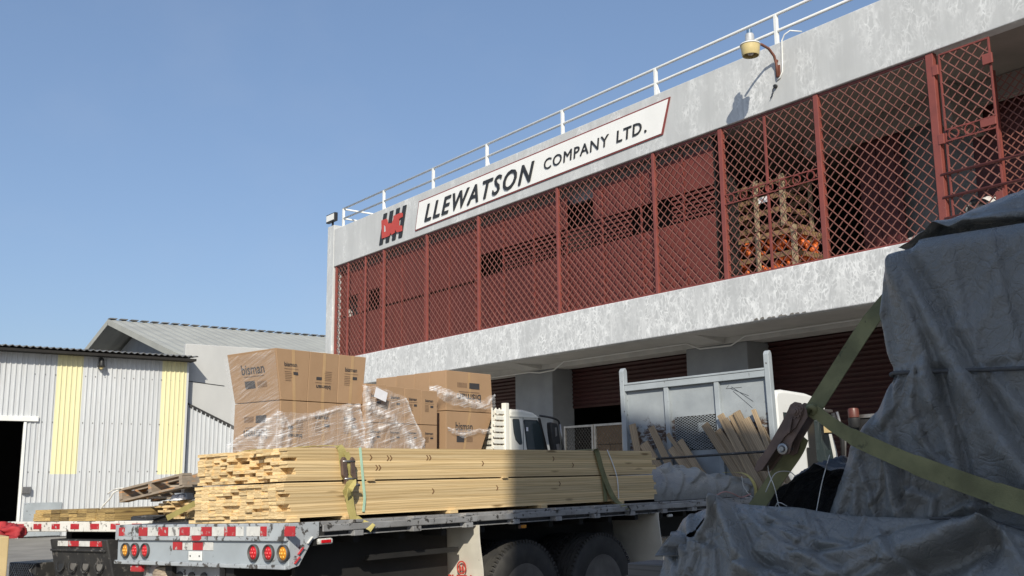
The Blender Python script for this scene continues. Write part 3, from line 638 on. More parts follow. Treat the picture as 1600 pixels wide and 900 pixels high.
# gabled warehouse behind the shed
Gb = thing('gabled_warehouse', 'gabled warehouse with pale sheet roof rising behind the corrugated shed', 'building', at((-50,14,0)))
ex, ez, rx_, rz, y0, y1 = -39.8, 6.55, -50.0, 9.25, 13.7, 60.0
V = []
for yy in np.arange(y0, y1, .25):
    zz = .02*math.cos(2*math.pi*yy/.5); V.append([(ex,yy,ez+zz),(rx_,yy,rz+zz),(2*rx_-ex,yy,ez+zz)])
MB().grid(V).build('roof', M['gable_roof'], Gb, world=True, fix=False, solid=.04)
MB().box((2*rx_-ex+.8,15.2,0),(ex-.8,59,6.5)).prism([(ex-.8,15.2,6.502),(2*rx_-ex+.8,15.2,6.502),(rx_,15.2,8.95)], (0,40,0)).build('wall', M['greywall'], Gb, world=True)
MB().beam((ex,y0-.02,ez-.12),(rx_,y0-.02,rz-.12), .05,.26).beam((2*rx_-ex,y0-.02,ez-.12),(rx_,y0-.02,rz-.12), .05,.26).build('barge_board', M['gable_roof'], Gb, world=True)
pu = MB()
for k in range(6): f = k/5*.92+.03; pu.box((ex+(rx_-ex)*f-.06,y0+.05,ez+(rz-ez)*f-.22),(ex+(rx_-ex)*f+.06,15.15,ez+(rz-ez)*f-.06))
pu.build('purlin', M['dark'], Gb, world=True)
rc = MB()
for yy in np.arange(y0, y1, .5): rc.box((rx_-.2,yy,rz+.03),(rx_+.2,yy+.34,rz+.07))
rc.build('ridge_cap', M['galv_roof'], Gb, world=True)
# ================================================================== TRUCK A: grey flatbed in front, rear facing left
FA = frame((-6.858,3.161,1.395), (-.212,.977,.006), (-.977,-.212,-.027), None)
W = 2.342
A = thing('flatbed_truck', 'grey flatbed truck carrying the long pine bundles, its rear lamps facing left', 'truck', FA)
MB().box((.03,.05,-.09),(7.70,W-.05,0)).build('deck', M['steel_dark'], A)
# rear bolster panel: upper lip, ledge, lower recessed plate, bottom lip
MB().box((0,.0,-.125),(.03,W,0)).build('rear_lip', M['greypaint_worn'], A, bev=.006)
MB().box((.024,.01,-.29),(.05,W-.01,-.127)).build('rear_panel', M['greypaint'], A)
MB().box((-.004,.0,-.318),(.05,W,-.287)).build('rear_bottom_lip', M['greypaint_worn'], A, bev=.006)
MB().prism([(.031,.0,-.002),(.30,.0,-.002),(.30,.0,-.11),(.24,.0,-.13),(.12,.0,-.30),(.031,.0,-.318)], (0,.02,0)).build('corner_plate', M['greypaint_worn'], A, bev=.004)
MB().prism([(.031,W-.02,-.002),(.30,W-.02,-.002),(.30,W-.02,-.11),(.24,W-.02,-.13),(.12,W-.02,-.30),(.031,W-.02,-.318)], (0,.02,0)).build('corner_plate', M['greypaint_worn'], A, bev=.004)
def tape(y, z, w, h, m, x=-.001): return MB().box((x,y-w/2,z-h/2),(x-.003,y+w/2,z+h/2)).build('reflective_tape', m, A)
y = W-.06
for i, (w, c) in enumerate(((.10,'r'),(.22,'s'),(.14,'r'),(.16,'w'),(.15,'r'),(.16,'w'),(.15,'r'),(.15,'w'),(.15,'r'),(.16,'w'),(.15,'r'),(.10,'w'),(.03,'n'),(.17,'w'),(.08,'r'),(.2,'n'),(.0,'n'),(.13,'r'))):
    if c == 'n': y -= w; continue
    if w: tape(y-w/2, -.055, w-.008, .068, {'r': M['redtape'], 'w': M['whitetape'], 's': M['greypaint_worn']}[c])
    y -= w
tape(1.11, -.103, .13, .04, M['redtape']); tape(1.27, -.103, .13, .04, M['whitetape'])
for k, yy in enumerate((1.41,1.27,1.125,.985)): tape(yy, -.165, .135, .062, M['redtape'] if k % 2 == 0 else M['whitetape'], .023)
pl = MB().box((.015,1.06,-.275),(.022,1.245,-.205)).build('plate', M['white'], A, bev=.004)
MB().lathe([(.007,0),(.007,.003)], (.015,1.09,-.24), (-1,0,0), 8).lathe([(.007,0),(.007,.003)], (.015,1.215,-.24), (-1,0,0), 8).build('bolt', M['black'], pl)
def lamp(y, z, kind):
    b = MB().lathe([(.042,0),(.060,0),(.062,.02),(.056,.026),(.048,.018)], (.024,y,z), (-1,0,0), 28, True).build('tail_light', M['bezel'], A, smooth='auto')
    MB().lathe([(.049,.004),(.047,.014),(.03,.020),(.004,.022)], (.024,y,z), (-1,0,0), 24).build('lens', M[kind+'lens'], b, smooth=True)
    ld = MB()
    for q in range(7):
        a = q*math.pi/3; r = 0 if q == 6 else .027
        ld.lathe([(.0095,0),(.008,.005),(.003,.0065)], (.0055-(.002 if q == 6 else -.003),y+r*math.cos(a),z+r*math.sin(a)), (-1,0,0), 10)
    ld.build('led', M[kind+'led'], b, smooth=True)
for y, k in ((.392,'red'),(.212,'red'),(.042,'amber'),(W-.152,'amber'),(W-.302,'red'),(W-.462,'red')): lamp(y, -.208, k)
for p in ((.13,.10,-.20,'r'),(.10,.085,-.262,'r'),(.21,.12,-.13,'w')):
    MB().beam((p[0]-.025,-.002,p[2]-.02),(p[0]+.02,-.002,p[2]+.025), .004,.035,(0,1,0)).build('reflective_tape', M['redtape'] if p[3] == 'r' else M['whitetape'], A)
# side rail with stake pockets
MB().box((.30,.005,-.038),(7.72,.03,-.002)).build('rub_rail_lip', M['steel_worn'], A, bev=.004)
MB().box((.30,-.045,-.075),(7.72,-.03,-.025)).build('rub_rail', M['steel_worn'], A, bev=.006)
MB().box((.30,.02,-.105),(7.72,.045,-.04)).build('side_channel', M['steel_dark'], A)
MB().box((.30,-.01,-.112),(7.72,.02,-.104)).build('channel_flange', M['steel_worn'], A)
for k in range(12):
    x = .632+.601*k
    MB().box((x-.045,-.052,-.118),(x+.045,.02,-.078)).box((x-.045,-.052,-.022),(x+.045,.02,.0)).box((x-.05,-.028,-.08),(x+.05,.018,-.02)).build('stake_pocket', M['steel_worn'], A, bev=.004)
MB().box((.30,W-.03,-.11),(7.72,W,0)).build('side_channel', M['steel_dark'], A)
for y in (.75, W-.75): MB().box((.06,y-.05,-.42),(9.2,y+.05,-.092)).build('chassis_rail', M['chassis'], A)
cm = MB()
for k in range(16): cm.box((.2+k*.47,.06,-.17),(.26+k*.47,W-.06,-.093))
cm.build('cross_member', M['chassis'], A)
MB().box((.3,.28,-1.0),(1.9,.32,-.14)).box((.9,.15,-.32),(1.9,.2,-.28)).build('underframe_skirt', M['chassis'], A)
lb = MB().box((.10,.95,-.52),(.13,2.0,-.325)).box((.09,.93,-.62),(.14,1.0,-.32)).box((.09,1.95,-.62),(.14,2.02,-.32))
lb.build('rear_underframe', M['steel_worn'], A)
for y in (1.15,1.32,1.49,1.72): MB().lathe([(.052,0),(.052,.006)], (.099,y,-.42), (-1,0,0), 20).build('frame_hole', M['black'], A)
MB().tube([(.05,1.28,-.46),(.08,1.28,-.46)], .04).build('air_fitting', M['steel'], A)
MB().box((.02,1.95,-.38),(.06,2.12,-.325)).build('tow_hook', M['redtape'], A, bev=.01)
crumple('rag_bundle', M['oldwood'], (.12,1.72,-.42), .09, .12, .09, 9.1, '', '', (24,16), .2, 9, parent=A)
# side marker lamps
sm = MB().box((.28,-.012,-.165),(.42,.015,-.122)).build('marker_light', M['whitetape'], A, bev=.014); MB().box((.305,-.02,-.155),(.395,-.013,-.132)).build('lens', M['redlens'], sm, bev=.004)
MB().box((.26,.016,-.17),(.44,.05,-.112)).build('lamp_bracket', M['chassis'], A)
sm = MB().box((2.54,.0,-.165),(2.63,.03,-.128)).build('marker_light', M['rust'], A, bev=.01); MB().box((2.55,-.008,-.160),(2.62,-.001,-.133)).build('lens', M['amberlens'], sm, bev=.003)
MB().box((4.98,.0,-.165),(5.07,.03,-.135)).build('marker_light', M['whitetape'], A, bev=.01)
# mudflaps with the maker's mark
def mudflap(x, y0, y1, marked):
    V = np.array([[(x+.03*math.sin(3*(y-y0))+.015*math.sin(9*z), y+.02*(z+.1), z) for z in np.linspace(-1.05,-.105,14)] for y in np.linspace(y0,y1,12)])
    f = MB().grid(V).build('mudflap', M['flap'], A, solid=.012)
    if marked:
        MB().lathe([(.043,0),(.055,0),(.055,.004),(.043,.004)], (x-.012,.18,-.455), (-1,0,.02), 28, True).build('mark_ring', M['signred'], f)
        m = MB()
        for sg in (-1, 1): m.prism([(x-.014,.18+sg*.004,-.482),(x-.014,.18+sg*.026,-.482),(x-.014,.18+sg*.026,-.45),(x-.014,.18+sg*.018,-.425),(x-.014,.18+sg*.012,-.445),(x-.014,.18+sg*.004,-.45)], (-.004,0,0))
        m.build('mark_pillars', M['signred'], f)
        lettering('ISUZU', (x-.012,.375,-.60), (0,-1,0), (0,0,1), .31, .085, 'lettering', M['signred'], f, .004, .03)
    return f
mudflap(1.98, -.04, .57, True); mudflap(4.74, -.04, .57, False)
MB().box((1.95,.05,-.12),(2.02,.6,-.08)).box((4.72,.05,-.12),(4.78,.6,-.08)).build('flap_bracket', M['steel_dark'], A)
# wheels
def wheel(x, y, side, parent, R=.53, w=.27, z=-.80):
    prof = [(.30,-w/2+.02),(.34,-w/2),(.46,-w/2-.005),(.505,-w/2+.02),(R-.006,-w/2+.045)]
    for k in range(4):
        a = -w/2+.06+k*(w-.12)/3; prof += [(R,a-.022),(R,a+.012),(R-.016,a+.016),(R-.016,a+.024)]
    prof = prof[:-2]+[(R-.006,w/2-.045),(.505,w/2-.02),(.46,w/2+.005),(.34,w/2),(.30,w/2-.02)]
    t = MB().lathe(prof, (x,y,z), (0,1,0), 56, True).build('tyre', M['rubber'], parent, smooth='auto')
    bl = MB()
    for q in range(72):
        a = 2*math.pi*q/72
        for sg in (-1, 1): bl.beam((x+(R-.03)*math.cos(a),y+sg*(w/2-.03),z+(R-.03)*math.sin(a)),(x+(R+.002)*math.cos(a),y+sg*(w/2-.03),z+(R+.002)*math.sin(a)), .026,.034,(0,1,0))
    bl.build('tread_block', M['rubber'], t)['kind'] = 'stuff'
    rm = MB().lathe([(.315,w/2*.9),(.325,w/2*.95),(.30,w/2*.9),(.27,w/2*.3),(.25,.0),(.12,-.02),(.11,.05),(.03,.06),(.03,-.05),(.25,-.06),(.30,-w/2*.9)] if side < 0 else [(.315,-w/2*.9),(.27,0),(.12,.02),(.03,0)], (x,y,z), (0,side,0), 40).build('rim', M['rim'], parent, smooth='auto')
    nt = MB()
    for q in range(10): a = q*math.pi/5; nt.lathe([(.018,0),(.018,.03),(.01,.035)], (x+.175*math.cos(a),y+side*.01,z+.175*math.sin(a)), (0,side,0), 6)
    nt.build('wheel_nut', M['steel'], rm)
for x in (2.716, 3.895):
    for y in (.235, .53, W-.235, W-.53): wheel(x, y, -1 if y < 1.2 else 1, A)
    MB().tube([(x,.2,-.80),(x,W-.2,-.80)], .08).build('axle', M['chassis'], A, smooth='auto')
MB().box((2.2,.72,-.62),(4.5,.84,-.42)).box((2.2,W-.84,-.62),(4.5,W-.72,-.42)).build('leaf_spring', M['chassis'], A)
for x in (8.9,): 
    for y in (.30, W-.30): wheel(x, y, -1 if y < 1.2 else 1, A)
# headboard at the front of the deck
HX = 7.62
hb = MB().box((HX+.045,.06,.0),(HX+.065,W-.06,1.56)).build('headboard', M['headboard'], A)
for y in (.0, W-.075):
    MB().prism([(HX-.03,y,0),(HX+.07,y,0),(HX+.07,y,1.80),(HX+.04,y,1.84),(HX-.0,y,1.83),(HX-.03,y,1.79)], (0,.075,0)).build('post', M['greypaint'], hb, bev=.008)
MB().box((HX-.02,.077,1.50),(HX+.042,W-.077,1.585)).box((HX-.03,.077,1.587),(HX+.09,W-.077,1.615)).build('top_rail', M['greypaint'], hb, bev=.005)
for y in (.80, 1.59): MB().box((HX-.01,y-.035,.05),(HX+.042,y+.035,1.498)).build('stiffener', M['greypaint'], hb, bev=.005)
MB().box((HX+.040,.86,.62),(HX+.044,1.50,1.08)).build('window_opening', M['dark'], hb)
MB().box((HX+.035,1.02,.86),(HX+.039,1.14,.98)).box((HX+.035,.92,.80),(HX+.039,1.0,.90)).build('cab_rear_window_glint', M['greypaint'], hb)
wm = MB()
for sgn in (1,-1):
    for c in np.arange(.0, 1.2, .034):
        pts = []
        for y in np.linspace(.86,1.50,33):
            zz = .62+((y-.86)*.6*sgn+c)-(0 if sgn > 0 else -.0)
            if sgn > 0: zz -= .40
            if .62 <= zz <= 1.08: pts.append((HX+.03+sgn*.003, y, zz))
        if len(pts) > 1: wm.beam(pts[0], pts[-1], .005, .007, (1,0,0))
wm.build('expanded_metal', M['greypaint'], hb, fix=False)
MB().tube([(HX-.36,-.03,.535),(HX-.36,W-.45,.515)], .016).build('retaining_bar', M['steel_dark'], hb, smooth=True)
# marks scratched into the paint
sc = MB()
for a, b in (((.62,1.40),(.36,1.28)),((.60,1.42),(.30,1.20)),((.68,1.40),(.45,1.40)),((.58,1.36),(.32,1.12)),((.68,1.40),(.64,1.44))): sc.beam((HX+.043,a[0],a[1]),(HX+.043,b[0],b[1]), .002,.008,(1,0,0))
sc.build('scratch', M['steel_dark'], hb)
# cab in front of the headboard
def cab(parent, x0, x1, y0, y1, zb, zt, m, win):
    prof = [(x0,zb),(x0,zt-.10),(x0+.05,zt-.02),(x0+.25,zt),(x0+(x1-x0)*.50,zt-.015),(x0+(x1-x0)*.72,zt-.07),(x0+(x1-x0)*.80,zt-.16),(x1-.10,zt-.75),(x1,zt-1.1),(x1,zb)]
    c = MB().prism([(x,y0,z) for x, z in prof], (0,y1-y0,0)).build('cab', m, parent, bev=.05)
    return c
cb = cab(A, 7.86, 9.75, .08, W-.08, -.55, 1.36, M['cabrear'], None)
MB().box((9.72,.3,-.2),(9.80,W-.3,.5)).build('grille', M['plastic'], cb, bev=.02)
def sidewin(pts, y, m, parent, name='side_window'):
    cx_, cz_ = sum(p[0] for p in pts)/len(pts), sum(p[1] for p in pts)/len(pts)
    MB().prism([(cx_+(x-cx_)*1.07,y+.004,cz_+(z-cz_)*1.05) for x, z in pts], (0,.008,0)).build('window_seal', M['plastic'], parent)
    return MB().prism([(x,y,z) for x, z in pts], (0,.012,0)).build(name, m, parent)
MB().box((8.72,.062,-.5),(8.90,.079,1.02)).build('door_pillar', M['plastic'], cb)
sidewin([(8.92,.42),(9.50,.30),(9.32,.98),(8.95,1.04)], .068, M['glass'], cb); sidewin([(8.05,.85),(8.05,1.05),(8.5,1.05),(8.5,.85)], .068, M['glass'], cb)
mr = MB().box((9.05,-.18,.78),(9.10,.0,1.02)).build('mirror', M['plastic'], cb, bev=.02); MB().box((9.04,-.165,.80),(9.048,-.015,1.0)).build('mirror_glass', M['tan'], mr)
MB().tube([(9.45,-.05,1.10),(9.52,-.10,.7),(9.5,-.06,.3)], .02).build('mirror_arm', M['steel'], cb, smooth=True)
MB().tube([(9.35,-.03,1.08),(9.42,-.10,.7),(9.48,-.05,.2)], .03).build('grab_rail', M['plastic'], cb, smooth=True)
MB().box((9.0,.05,1.10),(9.55,.3,1.14)).build('visor', M['steel'], cb, bev=.01)
MB().box((8.62,.058,-.2),(8.74,.064,.6)).build('fender_strip', M['plastic'], cb)

# orange beacon on a dark post beyond the cab
bc = thing('warning_beacon', 'orange beacon lamp on a dark pole beside the white cab at right', 'beacon', FA @ at((10.0,-.06,-1.395)))
MB().tube([(0,0,0),(0,0,2.36)], .03).build('pole', M['plastic'], bc); MB().lathe([(.07,2.28),(.085,2.30),(.085,2.42),(.06,2.43)], (0,0,0), (0,0,1), 20).build('base', M['plastic'], bc, smooth='auto')
MB().lathe([(.078,2.43),(.08,2.53),(.07,2.56),(.02,2.57)], (0,0,0), (0,0,1), 20).build('lens', M['beacon'], bc, smooth='auto')
fk = thing('forklift_guard', 'dark steel overhead guard with a pale roof bar behind the beacon', 'forklift', FA @ at((10.6,-.5,-1.395)))
MB().box((-.5,-.5,2.42),(.6,.5,2.47)).build('roof_bar', M['steel'], fk); MB().box((-.5,-.5,2.0),(.6,.5,2.40)).build('guard', M['plastic'], fk)
for x in (-.5,.55):
    for y in (-.5,.45): MB().box((x,y,0),(x+.06,y+.06,2.0)).build('upright', M['plastic'], fk)
MB().box((-.6,-.5,.15),(.8,.5,1.1)).build('body', M['steel_dark'], fk, bev=.05)

# ------------------------------------------------------------------ pine bundles on truck A
bme = {}
def board_mesh(L, w, h, key):
    if key in bme: return bme[key]
    me = MB().hexa([(0,0,0),(L,0,0),(L,w,0),(0,w,0),(0,0,h),(L,0,h),(L,w,h),(0,w,h)]).mesh('board'); me.materials.append(M['wood']); bme[key] = me; return me
def bundle(label, x0, L, y0, z0, cols, rows, w, h, rag, dip, gap=.0007):
    t = thing('lumber_bundle', label, 'lumber', FA @ at((x0,y0,z0)), 'pine bundles on the grey truck')
    me = board_mesh(L, w-gap, h-gap, (L,w,h))
    for r in range(rows):
        k0 = random.uniform(-.02,.02)
        for c in range(cols):
            u = c/(cols-1)
            dx = abs(random.gauss(0, rag))*(.25+1.1*math.sin(math.pi*min(1,u*1.05))) + (dip if (.25 < u < .6 and rows*.35 < r < rows*.8) else 0)
            if c == 0: dx = random.uniform(0,.02)+(.09 if r in (2,3,6) and rows > 8 else 0)*random.random()
            o = bpy.data.objects.new('board', me); COL.objects.link(o); o.parent = t; ROOT[o.name] = ROOT[t.name]
            o.location = (dx, c*w+random.uniform(-.001,.001), r*h); 
    return t
lo_ = bundle('lower bundle of stacked raw pine boards on the grey truck deck', .07, 4.83, .12, .028, 12, 10, .0955, .0253, .020, .0)
up_ = bundle('upper bundle of stacked raw pine boards lying on the lower bundle', .09, 4.80, .12, .293, 12, 10, .0955, .0243, .040, .075)
def chevrons(t, spots, H):
    for (x, z, k) in spots:
        m = MB()
        for q in range(k):
            xx = x+q*.032
            m.prism([(xx,-.0025,z+.022),(xx+.012,-.0025,z+.022),(xx+.030,-.0025,z),(xx+.012,-.0025,z-.022),(xx,-.0025,z-.022),(xx+.018,-.0025,z)], (0,.0018,0))
        m.build('stencil_mark', m_mark, t)
m_mark = flat('brown_stencil', (.20,.105,.045), .8)
chevrons(up_, ((.80,.17,1),(.98,.165,2),(1.42,.168,2),(.86,.09,2),(2.1,.12,1),(3.1,.16,1),(3.4,.10,1)), .24); chevrons(lo_, ((1.5,.16,1),(2.3,.17,1),(3.2,.19,1)), .25)
for x in (.10,.62,1.75,2.95,4.2):
    tgr = 'timber spacers under and between the pine bundles'
    o = MB().box((0,0,0),(.09,1.30,.026)).build('timber_spacer', M['wood']); o.matrix_world = FA @ at((x,.085,.0012)); tag(o, 'short timber bearer under the lower pine bundle, %s' % {.10:'at the ragged rear end',.62:'under the buckled strap',1.75:'next one beyond the green twine',2.95:'near the shade edge',4.2:'at the shaded front end'}[x], 'bearer', tgr)
for x in (.86,2.45,4.0):
    o = MB().box((0,0,0),(.07,1.25,.0095)).build('thin_spacer', M['wood']); o.matrix_world = FA @ at((x,.10,.2820)); tag(o, 'thin batten sticking out between the two pine bundles, %s' % {.86:'right of the green twine',2.45:'at the edge of the shade',4.0:'at the shaded front strap'}[x], 'batten', tgr)

def ribbon(pts, w, wdir, th=.004):
    """strap: pts centre line, wdir width direction (one or per point)"""
    P = [Vector(p) for p in pts]; n = len(P); wd_ = [Vector(q) for q in wdir] if isinstance(wdir, list) else [Vector(wdir)]*n
    ws = w if isinstance(w, list) else [w]*n; mb = MB(); vs = []
    for i in range(n):
        d = (P[min(i+1,n-1)]-P[max(i-1,0)]).normalized(); a = wd_[i]-d*wd_[i].dot(d); a.normalize(); b = d.cross(a)*th/2; a = a*ws[i]/2
        vs += [P[i]-a-b,P[i]+a-b,P[i]+a+b,P[i]-a+b]
    fs = [(i*4+k,i*4+(k+1)%4,i*4+4+(k+1)%4,i*4+4+k) for i in range(n-1) for k in range(4)]+[(3,2,1,0),(4*n-4,4*n-3,4*n-2,4*n-1)]
    return mb.add(vs, fs)
def spline(pts, n=8):
    P = [Vector(p) for p in pts]; P = [P[0]*2-P[1]]+P+[P[-1]*2-P[-2]]; out = []
    for i in range(1, len(P)-2):
        for k in range(n):
            t = k/n; a, b, c, d = P[i-1:i+3]; out.append(.5*((2*b)+(c-a)*t+(2*a-5*b+4*c-d)*t*t+(3*b-a-3*c+d)*t**3))
    return out+[P[-2]]
st = thing('ratchet_strap', 'buckled yellow olive strap with rusty ratchet hanging down the sunlit side of the pine bundles', 'strap', FA @ at((.63,.1,0)))
off = Vector((-.63,-.1,0))
def sp(pts): return [Vector(p)+off for p in spline(pts)]
ribbon(sp([(.50,1.30,.30),(.50,1.28,.545),(.52,.7,.560),(.56,.2,.556),(.59,.105,.53),(.605,.095,.42),(.615,.085,.30)]), .075, (1,0,0)).build('webbing', M['olive'], st)
ribbon(sp([(.62,.075,.50),(.64,.055,.40),(.655,.06,.33),(.62,.045,.27),(.60,.05,.22),(.63,.06,.17),(.645,.055,.08),(.655,.03,-.01)]), [.05]*8+[.06]*8+[.05]*16+[.075]*20+[.07]*5, (1,0,0)).build('webbing', M['olive'], st)
ribbon(sp([(.67,.06,.30),(.645,.03,.255),(.60,.02,.21),(.61,.035,.17)]), .045, (.8,0,.6)).build('webbing', M['olive'], st)
ribbon(sp([(.66,.02,.0),(.70,.0,-.03),(.745,-.05,-.06),(.76,-.06,-.075)]), .07, (.8,0,.5)).build('webbing_end', M['olive'], st)
for x in (.575,.655):
    MB().prism([(x+off.x+q[0],-.055,q[1]) for q in ((-.02,.44),(.0,.465),(.022,.45),(.03,.36),(.045,.25),(.03,.24),(.012,.30),(-.012,.33))], (0,.03,0)).build('ratchet_plate', M['rust'], st, bev=.003)
MB().tube([(-.070,-.05,.43),(.05,-.05,.43)], .009).tube([(-.05,-.05,.30),(.065,-.05,.30)], .009).tube([(.04,-.06,.255),(.085,-.06,.25)], .012).build('ratchet_bar', M['steel'], st, smooth=True)['kind'] = 'stuff'
MB().tube(spline([(.0,-.11,-.02),(-.02,-.125,-.05),(.0,-.13,-.09),(.03,-.13,-.06),(.05,-.12,-.01)]), .008).build('hook', M['steel'], st, smooth=True)
o = ribbon(sp([(.79,.115,.54),(.80,.108,.40),(.815,.106,.25),(.825,.106,.15),(.815,.11,.05)]), .024, (1,0,0), .003).build('baling_strap', M['twine']); o.matrix_world = FA @ at((.63,.1,0)); tag(o, 'pale green plastic baling strap around the pine bundles in the sun', 'strap')
s2 = thing('tie_down_strap', 'flat olive strap slanting down the shaded front end of the pine bundles', 'strap', FA @ at((3.9,.1,0)))
off = Vector((-3.9,-.1,0))
ribbon(sp([(3.86,1.3,.545),(3.87,.2,.548),(3.885,.108,.53),(3.95,.10,.35),(4.04,.09,.16),(4.12,.06,.03),(4.16,-.055,-.05)]), .075, (1,0,.1)).build('webbing', M['olive2'], s2)
ribbon(sp([(3.91,.106,.45),(3.97,.104,.30),(4.0,.108,.10),(4.0,.11,.03)]), .06, (1,0,0)).build('webbing', M['olive2'], s2)
MB().tube([(.24,-.16,-.02),(.27,-.17,-.06),(.26,-.165,-.10)], .008).build('hook', M['steel_dark'], s2)
o = ribbon(sp([(4.08,.112,.54),(4.16,.108,.40),(4.22,.106,.25),(4.23,.108,.05)]), .014, (1,0,0), .003).build('baling_strap', M['white']); o.matrix_world = FA @ at((3.9,.1,0)); tag(o, 'thin pale baling strap beside the olive strap on the shaded pine', 'strap')
# ------------------------------------------------------------------ folded tarpaulin on the front of the deck
def tarp_roll():
    n, m = 150, 80
    U, Vv = np.meshgrid(np.linspace(0, 1, n), np.linspace(0, 1, m), indexing='ij')
    Lx = 2.75; X = U*Lx; a = Vv*math.pi*1.02-.02
    hh = .29+.035*np.sin(U*6+.4)*smooth(.05,.2,U)-.13*smooth(.72,1,U)+.07*np.exp(-((U-.42)/.06)**2); dd = .48
    Y = .62-dd*np.cos(a)*(1-.25*smooth(.8,1,U)); Z = hh*np.sin(np.clip(a,0,math.pi))**.62
    D = np.zeros_like(X)
    for q in (((.1,.2),(.5,.55),(.9,.9)),((.25,.1),(.55,.35),(1.0,.45)),((.5,.05),(.9,.3),(1.3,.65)),((.9,.15),(1.3,.25),(1.5,.5)),((1.3,.05),(1.45,.3),(1.3,.7)),((1.6,.1),(1.9,.25),(2.3,.2)),((1.7,.3),(2.1,.42),(2.6,.3)),((1.2,.45),(1.6,.5),(2.0,.75)),((2.1,.05),(2.4,.2),(2.7,.4)),((.3,.6),(.8,.65),(1.2,.9))):
        D += fold(X, Vv*1.0, q, .055, .06)
    D += .012*(.5-np.abs(fbm(X, Vv*1.2, X*0, 1.5, 2, 2.2)))+crumple_lines(X, Vv, 50, 31, (0,2.7,0,.9), .5, .006, .02)
    sgn = -np.cos(a); Y = Y+D*sgn; Z = np.maximum(Z+D*np.sin(np.clip(a,0,math.pi)), .004)
    Z = Z*(1-.9*smooth(.97,1,U)); 
    return np.stack([X, Y, Z], -1)
o = MB().grid(tarp_roll()).build('folded_tarpaulin', M['tarp2'], smooth=True); o.matrix_world = FA @ at((4.93,0,.0)); tag(o, 'folded pale grey tarpaulin heaped on the deck in front of the planks', 'tarpaulin')
ts = thing('bundle_strap', 'short olive band around the end of the folded grey tarpaulin', 'strap', FA @ at((7.0,.1,0)))
off = Vector((-7.0,-.1,0))
ribbon(sp([(6.92,.40,.30),(6.97,.18,.285),(7.0,.08,.22),(7.05,.05,.11),(7.07,.06,.01)]), .07, (1,0,0)).build('webbing', M['olive'], ts)
MB().tube(spline([(-.25,-.04,.24),(-.2,-.03,.12),(-.13,-.06,.02),(-.08,-.08,-.01)]), .006).build('cord', M['whitetape'], ts)
o = MB().tube(spline([(5.9,-.03,.02),(6.1,-.05,.07),(6.3,-.04,.05),(6.5,-.05,.0),(6.75,-.04,.03)]), .007).build('pink_twine', flat('pink_cord', (.42,.22,.20), .8)); o.matrix_world = FA; tag(o, 'faded pink cord lying at the deck edge below the folded tarpaulin', 'cord')
# ------------------------------------------------------------------ planks leaning on the headboard
PL = [ # (y at top, z top, y at foot, width, label)
 (2.16,1.03,2.10,.10,'short orange plank upright at the left end of the headboard'),
 (1.83,.97,1.50,.09,'pale plank leaning left behind the folded tarpaulin, with a square cut end'),
 (1.95,.75,1.62,.13,'broad rough plank leaning low at the left below the rust patch'),
 (2.02,.70,1.80,.10,'dark narrow plank leftmost of the low leaning planks'),
 (1.57,.86,1.12,.055,'thin grey batten leaning by the left edge of the mesh window'),
 (1.52,.66,1.15,.09,'short brown plank beside the thin grey batten'),
 (1.40,.76,1.02,.085,'plank leaning below the mesh window'),
 (1.38,.58,.95,.14,'short broad board low under the mesh window'),
 (.97,.95,.55,.10,'long plank slanting up to the right end of the mesh window'),
 (.83,.85,.42,.13,'broad plank right of the mesh window'),
 (.74,1.06,.36,.09,'tall reddish plank right of the mesh window'),
 (.66,1.00,.30,.075,'knotty plank amid the right hand cluster'),
 (.58,1.05,.22,.11,'broad pale plank, the middle of the right hand cluster'),
 (.50,1.08,.16,.10,'tall pale plank with nail holes in the right hand cluster'),
 (.36,.98,.06,.10,'brown plank second from the right of the headboard'),
 (.27,1.09,.02,.06,'slim pale plank standing tallest at the right of the headboard'),
 (.17,.84,-.02,.09,'yellowish short plank at the far right of the headboard')]
for i, (yt, zt, yf, w, lb) in enumerate(PL):
    w *= 1.15; yf -= .26
    top = Vector((HX-.035-.028*(i % 3),yt,zt)); ft = Vector((HX-.25-.03*(i % 4),yf,.01+.0*i)); d = top-ft; L = d.length
    o = MB().hexa([(-w/2,-.013,0),(w/2,-.013,0),(w/2,.013,0),(-w/2,.013,0),(-w/2+.004,-.013,L-.01),(w/2-.006,-.013,L),(w/2-.006,.013,L),(-w/2+.004,.013,L-.01)]).build('leaning_plank', M['plank'], bev=.002)
    z = d.normalized(); x = Vector((0,1,0)); x = (x-z*x.dot(z)).normalized(); yv = z.cross(x)
    o.matrix_world = FA @ Matrix(((x.x,yv.x,z.x,ft.x),(x.y,yv.y,z.y,ft.y),(x.z,yv.z,z.z,ft.z),(0,0,0,1))); tag(o, lb, 'plank', 'planks leaning on the headboard')
lw = MB()
# ================================================================== TRAILER B: white bumper, further left
FB = frame((-9.706,3.12,1.333), (-.283,.959,0), (-.959,-.283,-.02), None); WB = 2.52
B = thing('flatbed_trailer', 'dark flatbed trailer with chipped white rear bumper, left of the grey truck', 'trailer', FB)
MB().box((.05,.04,-.09),(9,WB-.04,-.002)).build('deck', M['steel_dark'], B)
MB().box((0,0,-.098),(.06,WB,.004)).build('rear_bumper', M['whitechip'], B, bev=.008)
for k in range(7):
    y = WB-.27-k*.345; MB().box((-.003,y-.075,-.073),(-.0005,y+.075,-.02)).build('reflective_tape', M['redtape'], B)
MB().box((.04,.0,-.09),(9,.03,-.0)).build('side_rail', M['steel_dark'], B)
MB().prism([(.03,.03,.002),(.03,.33,.002),(.05,.33,.045),(.2,.3,.055),(.2,.03,.05)], (.0,0,.0001)).box((.08,.05,.003),(.22,.40,.04)).build('winch_track', M['steel_dark'], B, bev=.008)
